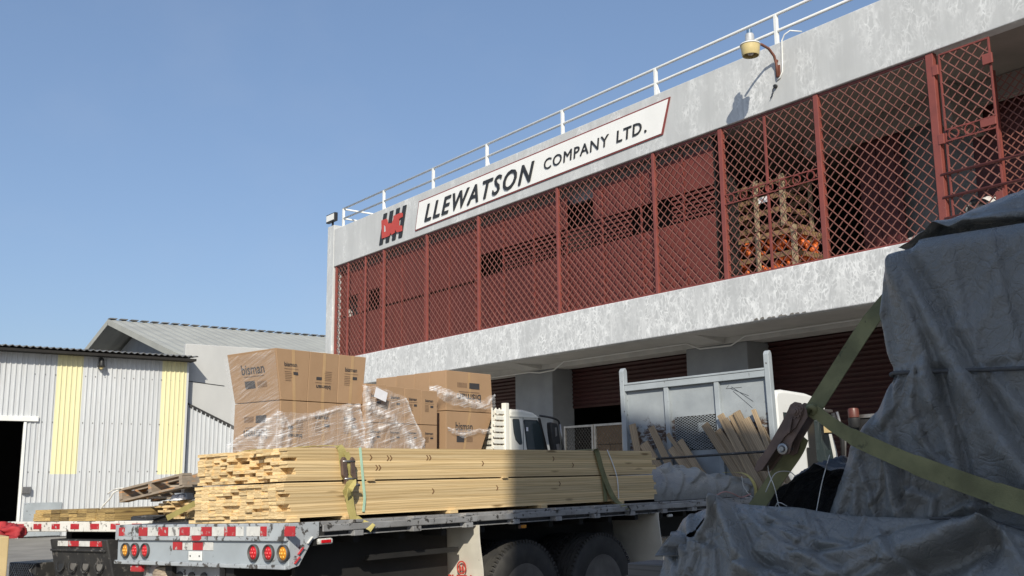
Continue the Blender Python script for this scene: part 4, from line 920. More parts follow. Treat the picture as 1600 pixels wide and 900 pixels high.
bx = MB().hexa([(.10,.60,-.72),(.10,1.63,-.72),(.75,1.63,-.72),(.75,.60,-.72),(.0,.66,-.17),(.0,1.66,-.17),(.75,1.66,-.17),(.75,.66,-.17)]).build('tail_box', M['steel_dark'], B, bev=.012)
for k in range(4):
    MB().box((-.004,1.50-k*.19-.185,-.235),(.020,1.50-k*.19,-.185)).build('reflective_tape', M['whitetape'] if k % 2 == 0 else M['redtape'], bx)
MB().box((-.002,.68,-.285),(.08,1.64,-.265)).build('step_edge', M['steel_dark'], bx, bev=.006)
for k, y in enumerate((1.50,1.28,1.06,.82)):
    MB().lathe([(.058,0),(.072,0),(.072,.012),(.058,.012)], (.045,y,-.42), (-1,0,.17), 22, True).build('hole_rim', M['steel_dark'], bx, smooth='auto')
    MB().lathe([(.05,.0),(.045,.006)] if k else [(.057,0),(.057,.003)], (.045,y,-.42), (-1,0,.17), 20).build('hole_disc', M['black'] if k == 0 else M['rim'], bx)  # flat discs show the holes; the first is black for its dark depth
tb = MB().box((.0,1.90,-.56),(.55,2.42,-.41)).build('light_box', M['steel_dark'], B, bev=.01)
ms = MB()
for c in np.arange(1.92,2.42,.042):
    for sg in (1,-1):
        a, b = (c, c+sg*.13); 
        if 1.905 < b < 2.415: ms.beam((-.008,a,-.555),(-.008,b,-.418), .006,.008,(1,0,0))
ms.build('mesh_guard', M['steel_worn'], tb)
MB().lathe([(.03,0),(.03,.02)], (.25,1.899,-.49), (0,-1,0), 14).tube(spline([(.25,1.87,-.49),(.25,1.80,-.52),(.25,1.78,-.7),(.22,1.85,-.9)]), .012).build('cable', M['plastic'], tb)
for y in (.7, WB-.7): MB().box((.3,y-.05,-.5),(9,y+.05,-.092)).build('chassis_rail', M['chassis'], B)
for y in (.3, WB-.3):
    for x in (2.6, 3.9): wheel(x, y, -1 if y < 1.2 else 1, B, z=-.80)
for y0 in (.05,1.95): MB().box((.8,y0,-1.1),(.83,y0+.5,-.10)).build('mudflap', M['chassis'], B)
# treated lumber, three layers of nine
tl_ = thing('treated_lumber_stack', 'flat stack of greenish treated planks, three layers, end on above the white bumper', 'lumber', FB @ at((.0,.54,.006)))
me = MB().hexa([(0,0,0),(3.0,0,0),(3.0,.158,0),(0,.158,0),(0,0,.0365),(3.0,0,.0365),(3.0,.158,.0365),(0,.158,.0365)]).mesh('board'); me.materials.append(M['treated'])
for r in range(3):
    for c in range(9):
        o = bpy.data.objects.new('board', me); COL.objects.link(o); o.parent = tl_; o.location = (random.uniform(-.012,.012), c*.16, r*.038)
tm = thing('loose_lumber_stack', 'ragged stack of pale pine offcuts between the treated planks and the big bundles', 'lumber', FB @ at((.36,.02,.006)))
mes = []
for Lk in (2.2,2.6):
    me = MB().hexa([(0,0,0),(Lk,0,0),(Lk,.088,0),(0,.088,0),(0,0,.0205),(Lk,0,.0205),(Lk,.088,.0205),(0,.088,.0205)]).mesh('board'); me.materials.append(M['wood']); mes.append(me)
for r in range(8):
    for c in range(5):
        o = bpy.data.objects.new('board', mes[(r+c) % 2]); COL.objects.link(o); o.parent = tm; o.location = (abs(random.gauss(0,.11))+(.0 if r > 1 else .05), c*.094+random.uniform(-.006,.004), r*.0215)
def pallet(name, label, mat, mtx, broken=False):
    t = thing(name, label, 'pallet', mtx, 'pallets on the trailer')
    for y in (0,.46,.92):
        m = MB()
        m.box((0,y,.022),(1.2,y+.045,.11)).build('stringer', mat, t, bev=.003)
    for k in range(7):
        if broken and k in (4,): continue
        MB().box((k*.18+.005,-.01+random.uniform(-.01,.01),.1102),(k*.18+.115,.975,.132)).build('deck_board', mat, t, bev=.002)
    for k in range(4): MB().box((k*.36+.01,-.01,.0),(k*.36+.11,.975,.0218)).build('bottom_board', mat, t, bev=.002)
    return t
Rt = Matrix.Rotation
# the lower pallets lie tilted up towards the big bundles
pallet('wooden_pallet', 'weathered pallet with faded orange patches, tilted down to the left on the loose lumber', pm('orange_stained_pallet_wood', (.33,.265,.20), (.22,.18,.14), 9, .8, stretch=(1,1,5), spots=((.52,.27,.12), 4.5, .575)), FB @ at((.25,-.14,.30)) @ Rt(math.radians(-7.5),4,'X') @ Rt(math.radians(2),4,'Z'))
pallet('wooden_pallet', 'pale pallet with open slots under the right end of the tilted pallet', pm('grey_pallet_wood', (.47,.41,.34), (.36,.31,.25), 8, .8, stretch=(1,6,6)), FB @ at((.52,-.32,.185)) @ Rt(math.radians(1),4,'X') @ Rt(math.radians(6),4,'Z'))
o = MB().tube(spline([(.22,.82,.30),(.18,.86,.27),(.17,.90,.22),(.14,.95,.16),(.12,1.0,.10)],6), .008).tube(spline([(.26,.76,.31),(.20,.82,.31),(.17,.88,.29),(.16,.93,.26)],6), .007).build('frayed_cord', M['whitetape'], smooth=True); o.matrix_world = FB; tag(o, 'frayed white cord hanging off the left end of the tilted pallet', 'cord')
o = MB().box((.42,.02,.185),(.50,.22,.25)).build('plastic_tray', flat('grey_tray', (.30,.33,.38), .5), bev=.006); o.matrix_world = FB; tag(o, 'small blue grey tray under the tilted pallets', 'tray')
o = crumple('white_scrap', M['paper'], (.40,.12,.185), .04, .09, .05, 4.4, 'crumpled white scrap on the loose lumber beside the tray', 'litter', (20,12), .4, 12, FB)
o = ribbon(spline([(.18,-.02,.02),(.35,-.05,.10),(.55,-.06,.19),(.80,-.06,.30)]), .05, (0,0,1)).build('loose_strap', M['olive']); o.matrix_world = FB; tag(o, 'narrow olive strap slanting across the loose pine offcuts', 'strap')
# odds and ends at the left edge
o = MB().box((-11.4,1.55,0),(-10.72,2.16,1.20)).build('plywood_crate', M['tan'], bev=.01); tag(o, 'pale plywood crate side at the lower left edge', 'crate')
crumple('red_tarpaulin', M['cloth'], (-11.45,2.2,1.16), .30, .22, .13, 6.2, 'crumpled red cloth lying at the far left edge beside the white bumper', 'cloth', (60,30), .5, 5)

# ================================================================== TRUCK C with the carton pallets
FC = frame((-11.269,5.08,0), (-.212,.977,0))
C_ = thing('delivery_truck', 'white delivery truck behind the pine bundles carrying wrapped cartons', 'truck', FC)
MB().box((-.2,-.08,1.12),(3.90,2.2,1.30)).build('bed', M['steel_dark'], C_)
MB().box((.04,.02,1.301),(2.80,.98,2.022)).box((2.8,.12,1.301),(3.58,1.6,2.022)).build('load_deck', M['greywood'], C_)
for y in (.5,1.6): MB().box((-.1,y-.05,.8),(5.6,y+.05,1.118)).build('chassis_rail', M['chassis'], C_)
for x in (.9, 4.7):
    for y in (.15, 2.0): wheel(x, y, -1 if y < 1 else 1, C_, R=.48, z=.48)
sp_ = MB().box((3.885,-.12,1.3),(3.965,-.04,2.755)).build('rack_post', M['cab'], C_, bev=.006)
for r in range(16):
    z = 1.32+r*.085; x0_ = 3.62+.004*r if r < 14 else 3.70
    MB().prism([(x0_,-.10,z),(x0_,-.062,z+.028),(x0_,-.062,z+.066),(x0_,-.10,z+.046)], (3.884-x0_,0,0)).build('rack_slat', M['cab'], C_)
sl = MB()
for x in (3.66,3.74,3.82):
    sl.box((x,-.065,1.3),(x+.012,-.045,2.68))
sl.build('rack_bar', M['cab'], C_)
for r in range(16): MB().box((3.90,-.03,1.32+r*.085),(3.94,2.1,1.375+r*.085)).build('rack_slat', M['cab'], C_)
def cabC():
    zt = 2.675; prof = [(4.0,1.0),(4.0,zt-.03),(4.06,zt),(4.31,zt),(4.56,zt-.035),(4.70,zt-.10),(4.74,zt-.14),(4.90,2.10),(5.05,1.55),(5.10,.7),(4.0,.7)][:-1]
    prof = [(4.0,.7)]+prof[1:]
    return MB().prism([(x,-.1,z) for x, z in prof], (0,2.05,0)).build('cab', M['cab'], C_, bev=.035)
cC = cabC()
MB().box((4.0,-.112,2.560),(4.62,-.099,2.578)).build('drip_rail', M['cab'], cC)
MB().box((4.296,-.103,1.2),(4.304,-.0995,2.56)).build('door_gap', M['plastic'], cC)
sidewin([(4.067,2.51),(4.08,2.525),(4.195,2.526),(4.211,2.51),(4.269,2.19),(4.255,2.172),(4.205,2.169),(4.126,2.234),(4.088,2.336)], -.108, M['glass'], cC)
sidewin([(4.325,2.50),(4.34,2.52),(4.62,2.52),(4.66,2.49),(4.737,2.353),(4.80,2.02),(4.75,1.98),(4.40,2.08),(4.383,2.146)], -.108, M['glass'], cC)
MB().box((4.36,-.112,1.86),(4.50,-.100,1.90)).build('door_handle', M['plastic'], cC, bev=.006)
MB().box((4.36,-.114,2.36),(4.40,-.109,2.42)).build('vent_sticker', M['paper'], cC)
MB().prism([(4.64,-.106,2.57),(4.70,-.106,2.56),(4.90,-.106,2.0),(4.80,-.106,2.0),(4.745,-.106,2.35),(4.66,-.106,2.50)], (0,.004,0)).build('window_frame', M['plastic'], cC)
mr = MB().prism([(4.72,-.30,2.50),(4.86,-.30,2.485),(4.89,-.30,2.46),(4.945,-.30,2.20),(4.94,-.30,2.05),(4.80,-.30,2.05),(4.76,-.30,2.2),(4.73,-.30,2.35)], (0,.10,0)).build('mirror', M['plastic'], cC, bev=.02)
MB().prism([(4.80,-.304,2.42),(4.84,-.304,2.42),(4.85,-.304,2.30),(4.81,-.304,2.28)], (0,.003,0)).prism([(4.82,-.304,2.17),(4.90,-.304,2.18),(4.91,-.304,2.09),(4.84,-.304,2.09)], (0,.003,0)).build('mirror_glass', M['steel'], mr)
MB().tube(spline([(4.66,-.12,2.60),(4.74,-.26,2.57),(4.86,-.31,2.53),(4.905,-.31,2.45),(4.96,-.31,2.2),(4.99,-.28,1.95)]), .016).build('mirror_arm', M['plastic'], cC, smooth=True)
MB().tube([(4.90,-.32,2.47),(4.99,-.32,2.05)], .016).build('mirror_arm', M['steel'], cC, smooth=True)

# ---- cartons
def face_print(c, bl, br, tl, big, flip, blank=False):
    bl, br, tl = Vector(bl), Vector(br), Vector(tl)
    if flip: bl, br, tl = br+tl-bl, tl, br
    ux, uy = br-bl, tl-bl; w, h = ux.length, uy.length; ex, ey = ux.normalized(), uy.normalized(); nz = ex.cross(ey).normalized()
    P = lambda a, b: bl+ux*a+uy*b+nz*.003
    def rect(a, b, cc, d, m, nm): MB().prism([P(a,b),P(cc,b),P(cc,d),P(a,d)], nz*.0015).build(nm, m, c)
    if big:
        lettering('bisman', P(.27,.55), ex, ey, w*.50, h*.20, 'print', M['print'], c, .0015, .012)
        rect(.30,.27,.52,.42,M['print'],'print'); 
        m = MB(); n = 16
        for q in range(n):
            a = .57+q*.013; m.prism([P(a,.28),P(a+.007*random.uniform(.5,1.2),.28),P(a+.006,.40),P(a,.40)], nz*.0015)
        m.build('print', M['print2'], c); rect(.30,.50,.74,.515,M['print2'],'print')
    else:
        lettering('bisman', P(.26,.66), ex, ey, w*.48, h*.085, 'print', M['print'], c, .0015, .02)
        rect(.57,.50,.75,.56,M['print'],'print'); m = MB()
        for q in range(6):
            b = .38+q*.035; m.prism([P(.24,b),P(.24+random.uniform(.2,.3),b),P(.46,b+.008),P(.24,b+.008)], nz*.0015)
        m.build('print', M['print2'], c); rect(.24,.61,.78,.617,M['print2'],'print')
def carton(label, q, prints, grp, tape='y'):
    """q: 8 corners bottom then top, order x0y0 x1y0 x1y1 x0y1"""
    q = [Vector(p) for p in q]; c0 = q[0].copy(); q = [p-c0 for p in q]; g_ = .004
    mid = sum(q, Vector())/8; q = [mid+(p-mid)*(1-g_/ max(.1,(p-mid).length)) for p in q]
    o = MB().hexa(q).build('carton', M['card'], bev=.006); o.matrix_world = FC @ at(c0); ROOT[o.name] = o.matrix_world.copy(); tag(o, label, 'carton', grp)
    if tape:
        # brown tape down the middle of the visible side
        a, b, d, e = (q[0]+q[1])/2, (q[4]+q[5])/2, Vector((.022,0,0)), Vector((0,-.0025,0)); MB().prism([a-d+e,a+d+e,b+d+e,b-d+e], (0,-.0012,0)).build('tape', M['cardtape'], o)
    for (fc, big, flip) in prints:
        if fc == 's': face_print(o, q[0], q[1], q[4], big, flip)
        else: face_print(o, q[3], q[0], q[7], big, flip)
    return o
def hexc(xb, xt, yb, yt, zb, zt):
    return [(xb[0],yb[0],zb),(xb[1],yb[0],zb),(xb[1],yb[1],zb),(xb[0],yb[1],zb),(xt[0],yt[0],zt),(xt[1],yt[0],zt),(xt[1],yt[1],zt),(xt[0],yt[1],zt)]
G1 = 'cartons of the tall wrapped stack at left'
xt, xm, xb = (-.082,.427,.876,1.323),(.012,.398,.861,1.266),(.017,.45,.88,1.28)
pos = ('nearest the left corner','in the middle','at the right end'); fl = (False, True, False)
for i in range(3):
    carton('top row carton of the tall left stack, %s' % pos[i], hexc((xm[i],xm[i+1]),(xt[i],xt[i+1]),(0,.93),(0,1.0),2.617,3.225), [('s',False,i==1)]+([('e',True,False)] if i == 0 else []), G1)
    carton('lower row carton of the tall left stack, %s' % pos[i], hexc((xb[i],xb[i+1]),(xm[i],xm[i+1]),(.0,.95),(0,.93),2.025,2.613), [('s',False,i==0)]+([('e',True,True)] if i == 0 else []), G1)
G2 = 'small cartons of the torn wrapped stack'
xx = (1.28,1.62,1.95,2.25,2.56); nm4 = ('leftmost','second','third','rightmost')
for i in range(4):
    carton('small upper carton of the torn stack, %s of four' % nm4[i], hexc((xx[i],xx[i+1]),(xx[i],xx[i+1]),(-.05,.9),(-.05,.9),2.395,2.885-.01*i), [('s',False,False)], G2, None)
    carton('small lower carton of the torn stack, %s of four' % nm4[i], hexc((xx[i],xx[i+1]),(xx[i],xx[i+1]),(-.05,.9),(-.05,.9),2.025,2.391), [('s',False,False)], G2, None)
G3 = 'cartons of the right wrapped stack'
yy = (.10,.42,.74,1.12,1.56)
for i in range(4):
    carton('big upper carton of the right stack, %s' % ('side facing the camera with upside down print','second one back','third one back','farthest back')[i], hexc((2.88,3.86),(2.88,3.82),(yy[i],yy[i+1]),(yy[i],yy[i+1]),2.615,3.18-.006*i), [('s',True,True)] if i == 0 else [], G3, 'y' if i == 0 else None)
    carton('big lower carton of the right stack, %s' % ('side facing the camera with upright print','second one back','third one back','farthest back')[i], hexc((2.88,3.58),(2.88,3.86),(yy[i],yy[i+1]),(yy[i],yy[i+1]),2.025,2.611), [('s',True,False)] if i == 0 else [], G3, 'y' if i == 0 else None)
# ---- stretch film
def inside(poly, x, z):
    c = False; n = len(poly)
    for i in range(n):
        (x0, z0), (x1, z1) = poly[i], poly[i-1]
        if (z0 > z) != (z1 > z) and x < (x1-x0)*(z-z0)/(z1-z0)+x0: c = not c
    return c
def film(name, poly, place, label, amp=.03, n=90, seed=1.0, bunch=()):
    xs_, zs_ = [p[0] for p in poly], [p[1] for p in poly]
    X, Z = np.meshgrid(np.linspace(min(xs_),max(xs_),n), np.linspace(min(zs_),max(zs_),int(n*.8)), indexing='ij')
    D = amp*np.abs(fbm(X, Z*.6, X*0, 3, 3, seed)); Bn = np.zeros_like(D); wob = fbm(X, Z, X*0, 4, 2, seed+9)*.03
    for pts, a, w in bunch:
        e = np.exp(-((seg_dist(X, Z, pts)+wob)/w)**2); D += a*.25*e*(1+.5*fbm(X, Z, X*0, 22, 3, seed+5)); Bn = np.maximum(Bn, e*(.55+.5*fbm(X, Z, X*0, 9, 3, seed+7)))
    skip = np.array([[not inside(poly, (X[i,j]+X[i+1,j+1])/2+.006*math.sin(Z[i,j]*40), (Z[i,j]+Z[i+1,j+1])/2+.006*math.sin(X[i,j]*30)) for j in range(Z.shape[1]-1)] for i in range(Z.shape[0]-1)])
    V = np.stack([np.stack(place(X[i], Z[i], D[i]), -1) for i in range(n)])
    o = MB().grid(V, skip).build(name, M['film'], smooth=True, fix=False); o.matrix_world = FC
    o.data.attributes.new('bunch', 'FLOAT', 'POINT').data.foreach_set('value', np.clip(Bn, 0, 1).reshape(-1).astype(np.float32)); return tag(o, label, 'stretch wrap', 'torn stretch wrap')
side = lambda y: (lambda x, z, d: (x, y-d, z))
film('stretch_wrap', [(-.06,2.03),(-.06,2.48),(.4,2.47),(.9,2.60),(1.20,2.63),(1.36,2.03)], side(-.012), 'torn clear wrap over the lower right face of the tall left stack', .03, 100, 1.0,
     [([(-.02,2.05),(.02,2.25),(-.02,2.45)], .06, .05), ([(.0,2.30),(.5,2.46),(1.0,2.57),(1.2,2.60)], .05, .025), ([(1.0,2.60),(1.05,2.35),(1.2,2.2),(1.3,2.05)], .09, .06), ([(1.18,2.62),(1.28,2.3),(1.33,2.05)], .07, .04), ([(.1,2.05),(.12,2.3),(.0,2.44)], .05,.03)])
film('stretch_wrap', [(.0,2.03),(.0,2.50),(.45,2.33),(1.03,2.12),(1.03,2.03)], lambda x, z, d: (-.012-d+.0*x, x, z), 'clear wrap streaming off the lower left face of the tall left stack', .02, 80, 2.0,
     [([(.0,2.47),(.5,2.28),(1.0,2.11)], .04, .02), ([(.0,2.36),(.5,2.20),(1.0,2.07)], .03, .015), ([(.35,2.05),(.28,2.2),(.2,2.35)], .06, .05), ([(.0,2.2),(.1,2.1),(.2,2.05)], .05,.03)])
film('stretch_wrap', [(1.20,2.85),(1.42,2.86),(1.95,2.74),(2.10,2.45),(2.29,2.17),(2.29,2.03),(1.25,2.03),(1.18,2.5)], side(-.075), 'torn hanging wrap with bright folds over the small carton stack', .045, 100, 3.0,
     [([(1.24,2.82),(1.3,2.5),(1.34,2.2),(1.3,2.05)], .07, .05), ([(1.3,2.6),(1.7,2.45),(1.95,2.25),(2.1,2.05)], .10, .06), ([(1.95,2.72),(2.12,2.4),(2.28,2.1)], .05, .02), ([(1.25,2.1),(1.5,2.3),(1.75,2.4)], .05, .03), ([(2.0,2.1),(2.2,2.06),(2.28,2.2)], .05,.03)])
film('stretch_wrap', [(2.50,2.93),(2.66,2.95),(3.1,2.86),(3.55,2.78),(3.86,2.90),(3.87,2.66),(3.4,2.66),(2.9,2.70),(2.52,2.84)], side(.065), 'twisted rope of clear wrap across the right carton stack', .03, 80, 4.0,
     [([(2.55,2.90),(2.95,2.82),(3.4,2.73),(3.6,2.70)], .09, .045), ([(3.55,2.68),(3.7,2.75),(3.85,2.86)], .04, .02)])
film('stretch_wrap', [(2.88,2.38),(3.3,2.36),(3.85,2.40),(3.86,2.30),(3.5,2.32),(3.2,2.24),(2.9,2.33)], side(.08), 'thin wisp of wrap across the lower right carton', .03, 60, 5.0, [([(2.9,2.36),(3.2,2.28),(3.5,2.36),(3.85,2.34)], .05, .02)])
thin = NT('thin_film'); v_ = thin.tcoord((1,1.1,.03), (-.32,0,0)); nz_ = thin.noise(v_, 2.6, 5, .7)
thin.done((.85,.84,.85), .15); tr_ = thin.n('BsdfTransparent'); mx_ = thin.n('MixShader'); thin.l(thin.ramp(nz_, [(.42,.03),(.56,.12),(.66,.50)]), mx_.inputs[0]); thin.l(tr_.outputs[0], mx_.inputs[1]); thin.l(thin.b.outputs[0], mx_.inputs[2]); thin.l(mx_.outputs[0], thin.t.nodes['Material Output'].inputs[0])
o = MB().add([(-.09,-.006,3.2),(-.095,1.02,3.18),(.0,.95,2.62),(.005,1.0,2.1),(.006,-.008,2.1),(-.0,-.006,2.62)], [(0,1,2,5),(5,2,3,4)]).build('clear_wrap_sheet', thin.m, fix=False); o.matrix_world = FC @ at((-.012,0,0)); tag(o, 'streaky clear wrap stretched over the left end of the tall carton stack', 'stretch wrap')
o = MB().hexa([(1.365,-.150,2.835),(1.56,-.150,2.774),(1.56,-.147,2.774),(1.365,-.147,2.835),(1.33,-.150,2.711),(1.53,-.150,2.655),(1.53,-.147,2.655),(1.33,-.147,2.711)]).build('paper_sheet', M['paper']); o.matrix_world = FC; tag(o, 'white paper sheet stuck in the wrap above the small cartons', 'paper')

# ---- mesh gates and cartons inside the half open shutter
for i, (a, b, lb) in enumerate(((-19.14,-18.09,'left leaf of the grey mesh gate in front of the open shutter'),(-18.05,-17.05,'right leaf of the grey mesh gate, partly behind the headboard'))):
    gtt = thing('mesh_gate', lb, 'gate', at((a,16,0)), 'mesh gates at the half open shutter')
    MB().box((a,15.97,.1),(a+.05,16.03,2.88)).box((b-.05,15.97,.1),(b,16.03,2.88)).box((a+.05,15.97,2.83),(b-.05,16.03,2.88)).box((a+.05,15.97,.1),(b-.05,16.03,.15)).build('gate_frame', M['steel'], gtt, world=True, bev=.004)
    wires(a+.05, b-.05, .15, 2.83, 16.0, .003, .10).build('chain_link', M['steel_dark'], gtt, world=True, fix=False)
for k in range(4):
    for r in range(3):
        z = 1.5+r*.5; x = -20.3+k*.62
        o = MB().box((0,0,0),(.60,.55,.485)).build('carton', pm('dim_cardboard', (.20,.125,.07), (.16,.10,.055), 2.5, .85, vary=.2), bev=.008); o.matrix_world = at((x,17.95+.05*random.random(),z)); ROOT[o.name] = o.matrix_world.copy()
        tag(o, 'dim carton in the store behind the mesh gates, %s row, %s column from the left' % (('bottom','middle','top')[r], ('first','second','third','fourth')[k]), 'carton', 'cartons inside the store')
        if k == 3: lettering('WS', (.17,-.003,.18), (1,0,0), (0,0,1), .26, .14, 'print', M['paper'], o, .001, .02)
o = MB().box((-20.5,17.85,0),(-17.7,18.6,1.495)).build('storage_rack', M['steel_dark']); tag(o, 'dark rack carrying the dim cartons inside the half open shutter', 'rack')

# ================================================================== LOAD E: tarpaulin covered load at right
FE = frame((-2.515,3.846,0), (-.212,.977,0))
E_ = thing('loaded_trailer', 'timber edged trailer under the dark grey tarpaulins at lower right', 'trailer', FE)
MB().box((-.20,-1.25,1.14),(6.5,1.20,1.24)).build('bed', M['steel_dark'], E_)
MB().box((-.22,.80,1.215),(.0,1.17,1.300)).build('bed_timber', M['greywood'], E_, bev=.006)
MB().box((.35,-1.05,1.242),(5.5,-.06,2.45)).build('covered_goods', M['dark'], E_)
for y in (-1.0,.95):
    for x in (1.2,2.4): wheel(x, y, 1 if y > 0 else -1, E_, R=.45, z=.45)
for y in (-.5,.5): MB().box((0,y-.05,.8),(6.5,y+.05,1.138)).build('chassis_rail', M['chassis'], E_)
CRE = [(((-.09,2.62),(-.113,2.534),(-.217,2.164),(-.242,2.0)),.030,.05), (((-.12,2.63),(-.137,2.572),(-.243,2.347),(-.349,2.114),(-.398,2.011),(-.452,1.896),(-.53,1.756),(-.62,1.6)),.038,.055), (((-.225,2.10),(-.29,1.832),(-.318,1.66)),.030,.035),
       (((-.02,2.13),(-.043,1.887),(-.051,1.523)),.022,.03), (((.1,1.747),(.059,1.613),(.034,1.50)),.022,.02), (((-.005,1.745),(.019,1.627),(.053,1.58)),.02,.02), (((-.04,1.72),(-.059,1.586),(-.082,1.50)),.028,.025),
       (((-.105,1.634),(-.197,1.60),(-.19,1.50)),.025,.025), (((-.163,1.845),(-.211,1.769),(-.31,1.70)),.018,.02), (((-.359,1.62),(-.373,1.45)),.03,.03), (((.12,1.70),(.128,1.50)),.012,.02), (((-.073,1.579),(-.104,1.64),(-.12,1.72)),.02,.025),
       (((-.246,1.547),(-.313,1.58),(-.37,1.575)),.025,.02), (((-.05,2.55),(-.02,2.35),(-.05,2.11)),.022,.035), (((-.33,2.66),(-.37,2.3),(-.43,2.09)),.014,.05), (((-.5,2.65),(-.53,2.35),(-.58,2.09)),.014,.04), (((-.45,2.08),(-.55,1.95),(-.68,1.86)),.02,.04), (((-.7,2.65),(-.78,2.2),(-.9,1.7)),.03,.06), (((-.16,2.09),(-.14,1.97),(-.17,1.86)),.018,.025), (((-.09,2.09),(-.07,1.98),(-.02,1.90)),.018,.022), (((.05,1.95),(.09,1.8),(.2,1.55)),.014,.03)]
def left_edge(z): return np.interp(z, [1.1,1.52,1.75,1.83,1.87,1.96,2.07,2.105,2.14,2.2,2.37,2.5,2.58,2.62,2.66], [.36,.29,.195,.165,.13,.045,-.025,-.04,-.035,-.015,.004,-.03,-.065,-.095,-.15])
def block():
    zs_ = np.concatenate([np.linspace(1.1,2.60,190), np.linspace(2.608,2.665,10)]); n1, n2 = 60, 250
    rows = []
    for z in zs_:
        L = left_edge(z); top = max(0, z-2.60)/.065; bk = .05*top*top
        xa = np.linspace(2.6, .10, n1); a = np.linspace(0, math.pi/2, 16)[1:-1]; ll = np.linspace(L-.10, -1.55, n2)
        rows.append(np.concatenate([np.stack([xa, np.full(n1, L)], -1), np.stack([.10-.10*np.sin(a)+bk, L-.10+.10*np.cos(a)], -1), np.stack([np.full(n2, bk), ll], -1)]))
    P = np.array(rows); Z = np.repeat(zs_[:,None], P.shape[1], 1); X, Lc = P[...,0], P[...,1]
    onrear = smooth(.25, .02, X); D = np.zeros_like(Z)
    for pts, a, w in CRE: D += fold(Lc, Z, pts, a*(2.1 if a > .027 else 1.5), w)
    D += -.012*np.exp(-((Z-2.095+.04*Lc)/.018)**2)+.02*smooth(2.09,1.75,Z)
    N = fbm(X*.6, Lc*1.4+Z*.5, Z*.8-Lc*.4, 2.6, 3, 7.7); D += .024*(.5-np.abs(N))+.006*(.5-np.abs(fbm(X*.5, Lc*1.5+Z*.7, Z*.8, 8, 3, 3.9)))
    D += crumple_lines(Lc, Z, 70, 3, (-1.0,.25,1.45,2.6), -1.15, .0055, .012)+crumple_lines(Lc, Z, 40, 5, (-.5,.28,1.45,2.0), -.6, .006, .012)+crumple_lines(Lc, Z, 40, 6, (-.6,.0,2.08,2.14), -1.57, .006, .010)
    X2 = X-D*onrear; L2 = Lc+.6*D*(1-onrear)
    # roof closing inwards
    V = [np.stack([X2, L2, Z], -1)]
    last = V[0][-1]
    for s_ in (.04,.12,.3,.7): 
        c = last.copy(); c[:,0] = np.maximum(c[:,0], s_); c[:,1] = np.minimum(c[:,1], -.15-s_*.8); c[:,2] = 2.67+.02*s_; V.append(c[None])
    return np.concatenate(V, 0)
o = MB().grid(block()).build('tarpaulin_cover', M['tarp'], smooth=True, fix=False); o.matrix_world = FE; ROOT[o.name] = FE.copy(); TC = tag(o, 'dark grey tarpaulin roped round the tall load at right', 'tarpaulin')
# upper layer of the cover, a folded flap rising to the right
def top_layer():
    ls = np.linspace(-.06, -1.7, 170); rows = []
    for v in np.linspace(0, 1, 46):
        h = np.interp(ls, [-1.7,-1.2,-.62,-.532,-.343,-.25,-.17,-.10,-.06], [3.12,3.06,2.92,2.895,2.84,2.80,2.755,2.70,2.68])
        lo = np.interp(ls, [-1.7,-.7,-.50,-.36,-.30,-.24,-.20,-.12,-.06], [2.70,2.715,2.72,2.735,2.715,2.75,2.715,2.68,2.675])
        x = .14+.30*v+.03*np.sin(ls*21+2)*(1-v)-.06*np.exp(-((ls+.30)/.09)**2)*(1-v); z = lo+(h-lo)*np.sin(v*math.pi/2)**.85
        rows.append(np.stack([x, ls, z], -1))
    P = np.array(rows); D = .03*(.5-np.abs(fbm(P[...,0], P[...,1], P[...,2], 4.0, 4, 3.3))); Z = P[...,2]
    for pts, a, w in ((((-.10,2.70),(-.26,2.77),(-.42,2.74),(-.9,2.78)),.02,.02), (((-.2,2.72),(-.42,2.80),(-.7,2.9)),.015,.03), (((-.5,2.88),(-.62,2.75)),.012,.03)): D += fold(P[...,1], Z, pts, a, w)
    D += crumple_lines(P[...,1], Z, 40, 21, (-.9,-.05,2.66,2.95), .25, .006, .012)
    P[...,0] -= D
    back = P[-1].copy(); back[:,0] += 2.0; back[:,2] += .1
    bot = P[0].copy(); bot[:,0] += .18; bot[:,2] += .012
    return np.concatenate([bot[None], P, back[None]], 0)
MB().grid(top_layer()).build('upper_flap', M['tarp'], TC, smooth=True, fix=False)
# rope round the waist
rp = [(2.5,.03,2.10),(.6,.0,2.10),(.12,-.02,2.105),(.0,-.05,2.108),(-.035,-.11,2.106),(-.05,-.3,2.098),(-.05,-.56,2.088),(-.05,-1.5,2.06)]
o = MB().tube(spline(rp, 10), .0085, 8).build('waist_rope', M['rope'], smooth=True); o.matrix_world = FE; tag(o, 'dark rope drawn tight round the waist of the tarpaulin load', 'rope')
o = MB().tube(spline([(-.13,-.20,1.522),(-.13,-.30,1.525),(-.12,-.42,1.518),(-.11,-.50,1.49),(-.10,-.62,1.452),(-.10,-1.0,1.36)], 8), .006, 7).build('lower_rope', M['rope'], smooth=True); o.matrix_world = FE; tag(o, 'thin rope running into the seam low on the tarpaulin load', 'rope')
